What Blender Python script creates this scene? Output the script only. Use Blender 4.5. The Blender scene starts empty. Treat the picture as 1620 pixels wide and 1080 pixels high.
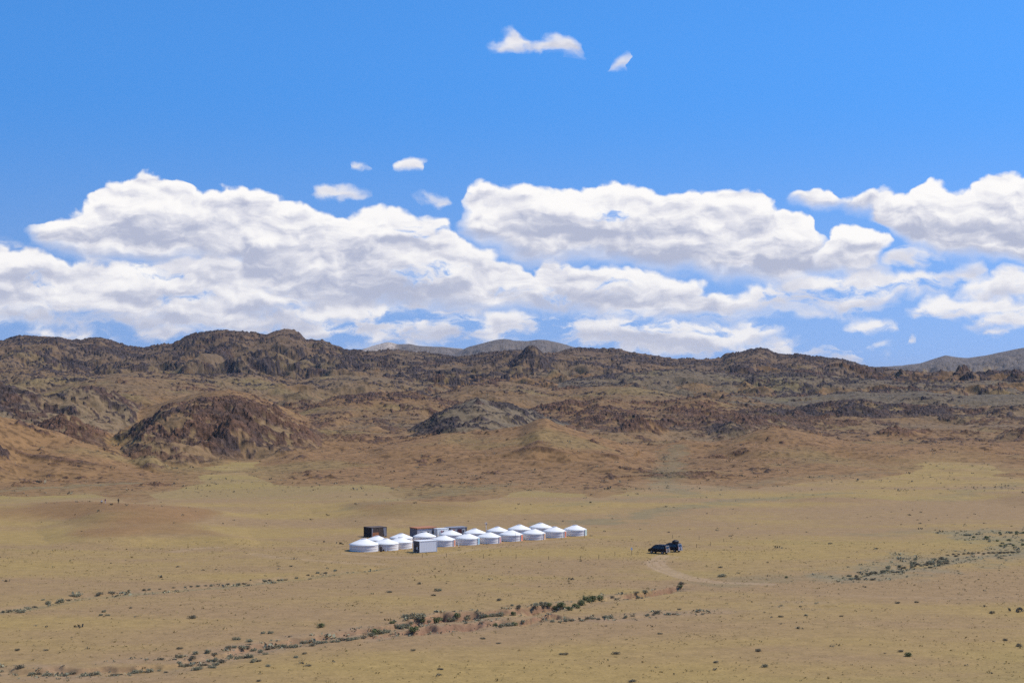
import bpy, bmesh, math, random
import numpy as np
from mathutils import Vector, Matrix

scene = bpy.context.scene
COL = scene.collection
R = math.radians

# ------------------------------------------------------------------ camera
F_PX = 2700.0                      # focal length in photo pixels (photo 1620 x 1080)
CAM_H = 39.0
PITCH = math.atan(60.0 / F_PX)     # true horizon lies at photo row 600
cam_data = bpy.data.cameras.new("camera")
cam_data.sensor_width = 36.0
cam_data.lens = 36.0 * F_PX / 1620.0
cam_data.clip_start = 0.5
cam_data.clip_end = 60000.0
cam = bpy.data.objects.new("camera", cam_data)
COL.objects.link(cam)
cam.location = (0.0, 0.0, CAM_H)
cam.rotation_euler = (R(90) + PITCH, 0.0, 0.0)
scene.camera = cam

# ------------------------------------------------------------------ exposure
scene.view_settings.view_transform = 'Standard'
scene.view_settings.look = 'None'
scene.view_settings.exposure = 0.35
scene.view_settings.gamma = 1.0
scene.render.film_transparent = False
scene.cycles.use_denoising = False

# ------------------------------------------------------------------ sun
SUN_EL = R(52)
SUN_AZ = R(13)                      # measured from +X towards +Y (the sun stands to the right, a little beyond)
sun_dir = Vector((math.cos(SUN_EL) * math.cos(SUN_AZ), math.cos(SUN_EL) * math.sin(SUN_AZ), math.sin(SUN_EL)))
sun_data = bpy.data.lights.new("sun", 'SUN')
sun_data.energy = 3.4
sun_data.angle = R(0.5)
sun_data.color = (1.0, 0.95, 0.87)
sun = bpy.data.objects.new("sun", sun_data)
COL.objects.link(sun)
sun.rotation_euler = sun_dir.to_track_quat('Z', 'Y').to_euler()

# ------------------------------------------------------------------ world: sky + clouds
def px_dir(px, py):
    xc = (px - 810.0) / F_PX; yc = (540.0 - py) / F_PX
    cp, sp = math.cos(PITCH), math.sin(PITCH)
    return np.array((xc, cp - yc * sp, sp + yc * cp))

def px_uv(px, py):                 # sky chart: hundreds of photo pixels, V = 0 at the horizon
    d = px_dir(px, py)
    return d[0] / d[1] * F_PX / 100.0, d[2] / d[1] * F_PX / 100.0

world = bpy.data.worlds.new("World")
scene.world = world
world.use_nodes = True
world.cycles.sampling_method = 'MANUAL'
world.cycles.sample_map_resolution = 512
wt = world.node_tree
wt.nodes.clear()

class NT:
    """small helper to write node trees as expressions"""
    def __init__(s, tree): s.t = tree
    def new(s, typ, **kw):
        n = s.t.nodes.new(typ)
        for k, v in kw.items(): setattr(n, k, v)
        return n
    def put(s, sock, v):
        if isinstance(v, bpy.types.NodeSocket): s.t.links.new(v, sock)
        else: sock.default_value = v
    def m(s, op, a, b=None, c=None, clamp=False):
        n = s.new('ShaderNodeMath', operation=op, use_clamp=clamp)
        s.put(n.inputs[0], a)
        if b is not None: s.put(n.inputs[1], b)
        if c is not None: s.put(n.inputs[2], c)
        return n.outputs[0]
    def v(s, op, a, b=None, c=None, scale=None):
        n = s.new('ShaderNodeVectorMath', operation=op)
        s.put(n.inputs[0], a)
        if b is not None: s.put(n.inputs[1], b)
        if c is not None: s.put(n.inputs[2], c)
        if scale is not None: s.put(n.inputs['Scale'], scale)
        return n.outputs['Value'] if op in ('LENGTH', 'DOT_PRODUCT', 'DISTANCE') else n.outputs[0]
    def sstep(s, x, lo, hi, o0=0.0, o1=1.0):
        n = s.new('ShaderNodeMapRange', interpolation_type='SMOOTHSTEP')
        s.put(n.inputs['Value'], x); s.put(n.inputs['From Min'], lo); s.put(n.inputs['From Max'], hi)
        s.put(n.inputs['To Min'], o0); s.put(n.inputs['To Max'], o1)
        return n.outputs[0]
    def noise(s, vec, scale, detail=5.0, rough=0.55, out='Fac', lac=2.0, dist=0.0, dim='2D'):
        n = s.new('ShaderNodeTexNoise', noise_dimensions=dim)
        if vec is not None: s.put(n.inputs['Vector'], vec)
        n.inputs['Scale'].default_value = scale; n.inputs['Detail'].default_value = detail
        n.inputs['Roughness'].default_value = rough; n.inputs['Lacunarity'].default_value = lac
        n.inputs['Distortion'].default_value = dist
        return n.outputs[out]
    def voro(s, vec, scale, detail=2.0, rough=0.5):
        n = s.new('ShaderNodeTexVoronoi', feature='F1', voronoi_dimensions='2D')
        s.put(n.inputs['Vector'], vec)
        n.inputs['Scale'].default_value = scale
        n.inputs['Detail'].default_value = detail; n.inputs['Roughness'].default_value = rough
        n.normalize = True
        return n.outputs['Distance']
    def mixc(s, fac, a, b, blend='MIX'):
        n = s.new('ShaderNodeMix', data_type='RGBA', blend_type=blend)
        s.put(n.inputs[0], fac)
        for k, x in ((6, a), (7, b)):
            if isinstance(x, tuple) and len(x) == 3: x = x + (1.0,)
            s.put(n.inputs[k], x)
        return n.outputs[2]
    def mixf(s, fac, a, b):
        n = s.new('ShaderNodeMix', data_type='FLOAT')
        s.put(n.inputs[0], fac); s.put(n.inputs[2], a); s.put(n.inputs[3], b)
        return n.outputs[0]
    def xyz(s, x, y, z=0.0):
        n = s.new('ShaderNodeCombineXYZ')
        s.put(n.inputs[0], x); s.put(n.inputs[1], y); s.put(n.inputs[2], z)
        return n.outputs[0]
    def sep(s, v):
        n = s.new('ShaderNodeSeparateXYZ'); s.put(n.inputs[0], v); return n.outputs
    def curve(s, x, pts):
        n = s.new('ShaderNodeFloatCurve')
        s.put(n.inputs['Value'], x)
        c = n.mapping.curves[0]
        n.mapping.use_clip = False
        while len(c.points) > 2: c.points.remove(c.points[1])
        c.points[0].location = pts[0]; c.points[-1].location = pts[-1]
        for p in pts[1:-1]: c.points.new(*p)
        for p in c.points: p.handle_type = 'VECTOR'
        n.mapping.update()
        return n.outputs[0]

W = NT(wt)
sky = W.new('ShaderNodeTexSky', sky_type='NISHITA', sun_disc=False)
sky.sun_elevation = SUN_EL
sky.sun_rotation = R(90) - SUN_AZ
sky.altitude = 1900.0
sky.air_density = 1.0
sky.dust_density = 0.15
sky.ozone_density = 4.0
hsv = W.new('ShaderNodeHueSaturation')
hsv.inputs['Saturation'].default_value = 1.0
hsv.inputs['Hue'].default_value = 0.5
wt.links.new(sky.outputs[0], hsv.inputs['Color'])
skyv = W.v('NORMALIZE', W.v('MULTIPLY_ADD', W.new('ShaderNodeTexCoord').outputs['Generated'], (1.0, 1.0, 1.0), (0.0, 0.0, 0.30)))
wt.links.new(skyv, sky.inputs['Vector'])
bg_sky = W.new('ShaderNodeBackground')
bg_sky.inputs['Strength'].default_value = 0.15
wt.links.new(W.v('MULTIPLY', hsv.outputs[0], (1.0, 1.0, 1.0)), bg_sky.inputs['Color'])

gen = W.new('ShaderNodeTexCoord').outputs['Generated']
dx, dy, dz = W.sep(gen)
# clear dry air: paler near the horizon, deeper above
W.put(hsv.inputs['Saturation'], W.sstep(dz, 0.0, 0.17, 0.98, 1.25))
W.put(hsv.inputs['Value'], W.sstep(dz, 0.0, 0.20, 0.99, 1.27))
yy = W.m('MAXIMUM', W.m('ABSOLUTE', dy), 0.05)
U0 = W.m('MULTIPLY', W.m('DIVIDE', dx, yy), F_PX / 100.0)
V0 = W.m('MULTIPLY', W.m('DIVIDE', dz, yy), F_PX / 100.0)
P0 = W.xyz(U0, V0, W.m('MULTIPLY', W.m('SIGN', dy), 3.0))

wn = W.noise(W.v('MULTIPLY', P0, (1.0, 1.5, 1.0)), 1.1, 3.0, 0.5, out='Color')
warp = W.v('MULTIPLY', W.v('SUBTRACT', wn, (0.5, 0.5, 0.5)), (0.70, 0.34, 0.0))
wn2 = W.noise(P0, 5.5, 3.0, 0.6, out='Color')
warp = W.v('ADD', warp, W.v('MULTIPLY', W.v('SUBTRACT', wn2, (0.5, 0.5, 0.5)), (0.10, 0.07, 0.0)))
P1 = W.v('ADD', P0, warp)
U1, V1, _ = W.sep(P1)
u01 = W.m('MULTIPLY_ADD', U1, 1 / 20.0, 0.5)
# billows: rounded puffs, and their relief towards the sun (upper right)
PB = W.v('ADD', P0, W.v('SCALE', warp, scale=0.6))
def billow(p):
    a = W.voro(W.v('MULTIPLY', p, (1.0, 1.35, 1.0)), 2.3, 1.6, 0.45)
    return W.m('SUBTRACT', 0.5, a)
b0 = billow(PB)
b1 = billow(W.v('ADD', PB, (0.05, 0.085, 0.0)))
relief = W.m('SUBTRACT', b0, b1)
PS = W.v('MULTIPLY', P1, (0.55, 1.6, 1.0))
streak = W.noise(PS, 1.3, 6.0, 0.55)
streak_hi = W.noise(W.v('ADD', PS, (0.03, 0.22, 0.0)), 1.3, 6.0, 0.55)
soft_rel = W.m('SUBTRACT', streak, streak_hi)
fine = W.noise(W.v('MULTIPLY', P0, (1.0, 1.5, 1.0)), 4.2, 6.0, 0.62)
holes = W.noise(W.v('MULTIPLY', P1, (0.75, 1.9, 1.0)), 1.35, 5.0, 0.6)
rag = W.noise(W.v('MULTIPLY', P1, (0.7, 1.6, 1.0)), 2.0, 5.0, 0.55)

# every bank: outline of its tops, outline of its base (photo pixels, left to right), edge softness,
# how ragged it is, how white its top, how grey its base
BANKS = [
 # low strip over the mountains
 dict(top=[(-300,505),(0,512),(120,528),(300,520),(460,520),(600,512),(760,520),(900,528),(1000,528),(1150,532),(1200,538),(1300,545),(1380,553),(1420,560)],
      base=[(-300,525),(0,524),(120,532),(300,534),(460,545),(700,545),(900,556),(1000,562),(1200,565),(1350,572),(1420,568)], et=.10, eb=.16, rag=.75, hole=.42, w=.92, g=.78),
 dict(top=[(-300,450),(-60,462),(0,468),(60,474),(180,462),(300,466),(420,462),(500,463),(600,470),(700,486),(760,498),(820,493),(900,502),(1000,496),(1080,500),(1130,505),(1200,510),(1250,520)],
      base=[(-300,505),(0,500),(60,502),(150,518),(300,524),(460,530),(600,536),(700,538),(850,530),(1000,548),(1130,552),(1200,540),(1250,530)], et=.10, eb=.20, rag=.6, hole=.36, w=.95, g=.66),
 dict(top=[(1120,480),(1170,462),(1220,442),(1300,432),(1380,432),(1440,430),(1480,436),(1500,446)],
      base=[(1120,496),(1250,492),(1350,486),(1400,474),(1450,458),(1500,450)], et=.12, eb=.22, rag=.7, hole=.30, w=.94, g=.76),
 dict(top=[(1420,490),(1450,475),(1490,469),(1540,465),(1590,470),(1640,474),(1720,470)],
      base=[(1420,494),(1500,499),(1570,499),(1640,497),(1720,497)], et=.10, eb=.12, rag=.6, hole=.25, w=.95, g=.78),
 dict(top=[(1520,514),(1560,492),(1600,484),(1640,478),(1720,470)], base=[(1520,514),(1560,518),(1620,516),(1720,512)], et=.10, eb=.12, rag=.6, hole=.2, w=.94, g=.76),
 dict(top=[(1535,527),(1565,519),(1590,520),(1615,524)], base=[(1535,529),(1615,531)], et=.08, eb=.08, rag=.6, hole=.3, w=.93, g=.82),
 dict(top=[(1330,516),(1350,503),(1370,499),(1400,505),(1425,515)], base=[(1330,518),(1380,524),(1425,521)], et=.10, eb=.10, rag=.5, hole=.2, w=.93, g=.78),
 # middle banks
 dict(top=[(-300,380),(-60,395),(0,396),(50,394),(80,402),(95,416),(130,416),(200,416),(330,404),(355,401),(390,408),(400,425),(412,440),(430,456),(520,466),(600,470)],
      base=[(-300,480),(0,484),(60,492),(200,503),(300,506),(400,505),(470,490),(600,476)], et=.07, eb=.30, rag=.45, hole=.22, w=.98, g=.60),
 dict(top=[(380,402),(450,380),(530,350),(560,333),(590,331),(640,334),(700,340),(716,356),(735,378),(775,400),(830,420),(842,434),(852,420),(865,412),(890,413),(920,428),(960,424),(1010,430),(1060,440),(1100,455),(1150,466),(1200,478)],
      base=[(380,440),(420,456),(560,472),(640,480),(760,484),(900,484),(1000,496),(1100,500),(1200,495)], et=.07, eb=.26, rag=.45, hole=.24, w=.98, g=.58),
 dict(top=[(1400,414),(1425,396),(1460,386),(1490,392),(1512,404)], base=[(1400,420),(1512,412)], et=.14, eb=.14, rag=.7, hole=.3, w=.92, g=.80),
 dict(top=[(1470,432),(1500,418),(1525,412),(1556,416),(1566,428)], base=[(1470,437),(1566,437)], et=.12, eb=.12, rag=.6, hole=.25, w=.94, g=.80),
 dict(top=[(1500,456),(1540,440),(1570,432),(1600,425),(1640,414),(1720,400)], base=[(1500,456),(1560,459),(1640,470),(1720,474)], et=.10, eb=.16, rag=.6, hole=.2, w=.95, g=.76),
 # high cumulus banks, nearest
 dict(top=[(50,366),(60,350),(90,341),(128,333),(150,318),(160,306),(175,292),(205,277),(235,272),(262,277),(275,287),(298,290),(308,305),(350,306),(360,297),(385,292),(410,298),(432,312),(462,320),(510,328),(545,338),(600,352),(640,366)],
      base=[(50,368),(75,388),(135,404),(380,410),(402,446),(430,459),(560,470),(640,440)], et=.045, eb=.30, rag=.28, hole=.08, w=1.0, g=.52),
 dict(top=[(716,352),(726,330),(740,303),(762,292),(790,297),(825,292),(850,302),(890,304),(920,307),(945,298),(970,288),(1000,296),(1030,302),(1062,306),(1096,299),(1140,302),(1190,303),(1215,314),(1232,335),(1262,341),(1284,352),(1290,372),(1312,395)],
      base=[(716,354),(735,366),(780,386),(820,400),(850,405),(950,406),(1000,410),(1060,422),(1150,432),(1250,442),(1312,430)], et=.055, eb=.28, rag=.34, hole=.14, w=1.0, g=.52),
 dict(top=[(1278,412),(1290,395),(1310,370),(1330,355),(1352,350),(1372,358),(1400,375),(1413,393),(1414,408)], base=[(1278,420),(1300,431),(1350,433),(1395,424),(1414,410)], et=.045, eb=.20, rag=.22, hole=.04, w=1.0, g=.60),
 dict(top=[(1236,309),(1272,299),(1290,296),(1310,299),(1322,313),(1345,313),(1390,310),(1412,308),(1440,311),(1450,299),(1466,288),(1485,287),(1512,296),(1532,300),(1550,284),(1568,275),(1588,276),(1604,279),(1640,290),(1720,280)],
      base=[(1236,309),(1272,318),(1285,326),(1310,327),(1322,318),(1350,326),(1385,326),(1392,352),(1412,370),(1440,386),(1500,397),(1560,402),(1640,412),(1720,412)], et=.045, eb=.22, rag=.26, hole=.05, w=1.0, g=.55),
 # small single clouds
 dict(top=[(778,68),(790,52),(806,44),(824,46),(832,56),(828,64),(845,61),(862,56),(886,55),(902,62),(918,76)], base=[(778,70),(800,77),(820,72),(850,86),(880,82),(918,79)], et=.10, eb=.14, rag=.55, hole=.18, w=.86, g=.72),
 dict(top=[(952,98),(968,88),(978,79),(990,84),(996,94)], base=[(952,104),(975,108),(1000,103)], et=.16, eb=.16, rag=.4, hole=.1, w=.84, g=.72),
 dict(top=[(538,262),(552,253),(566,254),(578,258),(588,264)], base=[(538,265),(570,269),(588,268)], et=.09, eb=.10, rag=.4, hole=.2, w=.84, g=.72),
 dict(top=[(628,264),(640,249),(652,245),(664,250),(676,263)], base=[(628,266),(652,269),(676,267)], et=.07, eb=.08, rag=.3, hole=.05, w=.92, g=.80),
 dict(top=[(486,303),(505,292),(518,289),(545,295),(590,307)], base=[(486,305),(530,309),(565,313),(590,312)], et=.08, eb=.09, rag=.4, hole=.1, w=.92, g=.80),
 dict(top=[(650,311),(670,306),(690,307),(712,313)], base=[(650,313),(690,318),(712,316)], et=.12, eb=.10, rag=.6, hole=.35, w=.80, g=.74),
 dict(top=[(-120,362),(-20,368),(10,377),(30,381),(55,390)], base=[(-120,392),(0,393),(55,394)], et=.14, eb=.14, rag=.6, hole=.3, w=.88, g=.76),
 dict(top=[(1430,541),(1442,537),(1454,541)], base=[(1430,543),(1454,544)], et=.08, eb=.08, rag=.4, hole=.1, w=.88, g=.8),
]
VS, VO = 1 / 12.0, 2.0
alpha_tot = None; shade_tot = None
for bk in BANKS:
    tp = [px_uv(*p) for p in bk['top']]; bp = [px_uv(*p) for p in bk['base']]
    def enc(pts, lo):
        out = []
        if pts[0][0] > -9.9: out += [(0.0, lo), (pts[0][0] / 20 + .5 - .004, lo)]
        out += [(u / 20 + .5, (v + VO) * VS) for u, v in pts]
        if pts[-1][0] < 9.9: out += [(pts[-1][0] / 20 + .5 + .004, lo), (1.0, lo)]
        return [(min(max(a, 0.0), 1.0), b) for a, b in out]
    vt = W.m('SUBTRACT', W.m('MULTIPLY', W.curve(u01, enc(tp, 0.0)), 1 / VS), VO)
    bmid = enc(bp, (bp[0][1] + VO) * VS)
    vb = W.m('SUBTRACT', W.m('MULTIPLY', W.curve(u01, bmid), 1 / VS), VO)
    d_top = W.m('SUBTRACT', vt, V1)
    d_bas = W.m('SUBTRACT', V1, vb)
    thick = W.m('MAXIMUM', W.m('ADD', d_top, d_bas), 0.03)
    d_top2 = W.m('ADD', d_top, W.m('ADD', W.m('MULTIPLY', b0, 0.42 * min(1, bk['et'] * 12) if max(p[0] for p in bk['top']) - min(p[0] for p in bk['top']) > 200 else 0.13), W.m('MULTIPLY', W.m('SUBTRACT', rag, 0.5), 0.36 * bk['rag'])))
    a1 = W.sstep(d_top2, 0.0, bk['et'] * 1.7)
    d_bas2 = W.m('ADD', d_bas, W.m('MULTIPLY', W.m('SUBTRACT', rag, 0.5), 0.7 * bk['rag']))
    a2 = W.sstep(d_bas2, -0.8 * bk['eb'], 0.6 * bk['eb'])
    a3 = W.sstep(holes, bk['hole'] + 0.0, bk['hole'] + 0.19)
    a = W.m('MULTIPLY', W.m('MULTIPLY', a1, a2), a3)
    span = tp[-1][0] - tp[0][0]; fd = min(.30, span * .14)
    if tp[0][0] > -9.9: a = W.m('MULTIPLY', a, W.sstep(U1, tp[0][0], tp[0][0] + fd))
    if tp[-1][0] < 9.9: a = W.m('MULTIPLY', a, W.sstep(U1, tp[-1][0] - fd, tp[-1][0], 1.0, 0.0))
    t = W.m('DIVIDE', d_bas, thick, clamp=True)
    # a bank is white where it is high and near its top edge, grey in the thick of its base
    edge = W.sstep(d_top2, 0.0, 0.62, 1.0, 0.0)
    lum = W.m('ADD', W.m('MULTIPLY', W.m('POWER', t, 0.9), 0.62), W.m('MULTIPLY', edge, 0.36))
    lum = W.m('ADD', lum, W.m('MULTIPLY', relief, 0.85))
    lum = W.m('ADD', lum, W.m('MULTIPLY', soft_rel, 1.9))
    lum = W.m('ADD', lum, W.m('MULTIPLY', W.m('SUBTRACT', streak, 0.5), 1.0))
    lum = W.m('ADD', lum, W.m('MULTIPLY', W.m('SUBTRACT', fine, 0.5), 0.10))
    mr = W.new('ShaderNodeMapRange', interpolation_type='SMOOTHERSTEP')
    for q, x in zip(('Value', 'From Min', 'From Max', 'To Min', 'To Max'), (lum, -0.45, 1.15, bk['g'] * .75 + .06, bk['w'])): W.put(mr.inputs[q], x)
    lum = mr.outputs[0]
    if alpha_tot is None: alpha_tot, shade_tot = a, lum
    else:
        shade_tot = W.mixf(a, shade_tot, lum)
        alpha_tot = W.m('SUBTRACT', 1.0, W.m('MULTIPLY', W.m('SUBTRACT', 1.0, alpha_tot), W.m('SUBTRACT', 1.0, a)))
ccol = W.new('ShaderNodeValToRGB')
cr = ccol.color_ramp
cr.elements[0].position = 0.5; cr.elements[0].color = (0.47, 0.50, 0.63, 1)
cr.elements[1].position = 1.0; cr.elements[1].color = (1.02, 0.995, 0.965, 1)
e = cr.elements.new(0.78); e.color = (0.78, 0.775, 0.825, 1)
wt.links.new(shade_tot, ccol.inputs[0])
bg_cl = W.new('ShaderNodeBackground')
wt.links.new(ccol.outputs[0], bg_cl.inputs['Color'])
bg_cl.inputs['Strength'].default_value = 0.80
mixs = W.new('ShaderNodeMixShader')
wt.links.new(W.m('MULTIPLY', alpha_tot, 0.97), mixs.inputs[0])
wt.links.new(bg_sky.outputs[0], mixs.inputs[1]); wt.links.new(bg_cl.outputs[0], mixs.inputs[2])
wout = W.new('ShaderNodeOutputWorld')
wt.links.new(mixs.outputs[0], wout.inputs['Surface'])
# ------------------------------------------------------------------ noise
_rng = np.random.RandomState(7)
_PERM = _rng.permutation(4096).astype(np.int32)
_ANG = _rng.rand(4096).astype(np.float32) * 2 * np.pi
_GX, _GY = np.cos(_ANG), np.sin(_ANG)

def pnoise(x, y, seed=0):
    xi = np.floor(x); yi = np.floor(y)
    fx = (x - xi).astype(np.float32); fy = (y - yi).astype(np.float32)
    xi = xi.astype(np.int64); yi = yi.astype(np.int64)
    u = fx * fx * fx * (fx * (fx * 6 - 15) + 10); v = fy * fy * fy * (fy * (fy * 6 - 15) + 10)
    def g(ix, iy, ax, ay):
        h = _PERM[(_PERM[(ix + seed * 131) & 4095] + iy) & 4095]
        return _GX[h] * ax + _GY[h] * ay
    n00 = g(xi, yi, fx, fy); n10 = g(xi + 1, yi, fx - 1, fy)
    n01 = g(xi, yi + 1, fx, fy - 1); n11 = g(xi + 1, yi + 1, fx - 1, fy - 1)
    a = n00 + u * (n10 - n00); b = n01 + u * (n11 - n01)
    return (a + v * (b - a)) * 1.5

def fbm(x, y, wl, octv, seed=0, rough=0.5):
    s = 0.0; a = 1.0; t = 0.0
    for k in range(octv):
        f = (2.03 ** k) / wl
        s = s + a * pnoise(x * f + 17.3 * k, y * f - 9.1 * k, seed + k); t += a; a *= rough
    return s / t

def ridged(x, y, wl, octv, seed=0, rough=0.55):
    s = 0.0; a = 1.0; t = 0.0
    for k in range(octv):
        f = (2.1 ** k) / wl
        s = s + a * (1 - np.abs(pnoise(x * f + 5.7 * k, y * f + 3.3 * k, seed + k)) * 1.6); t += a; a *= rough
    return s / t

def sst(x, a, b):
    t = np.clip((x - a) / (b - a), 0, 1)
    return t * t * (3 - 2 * t)

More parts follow.
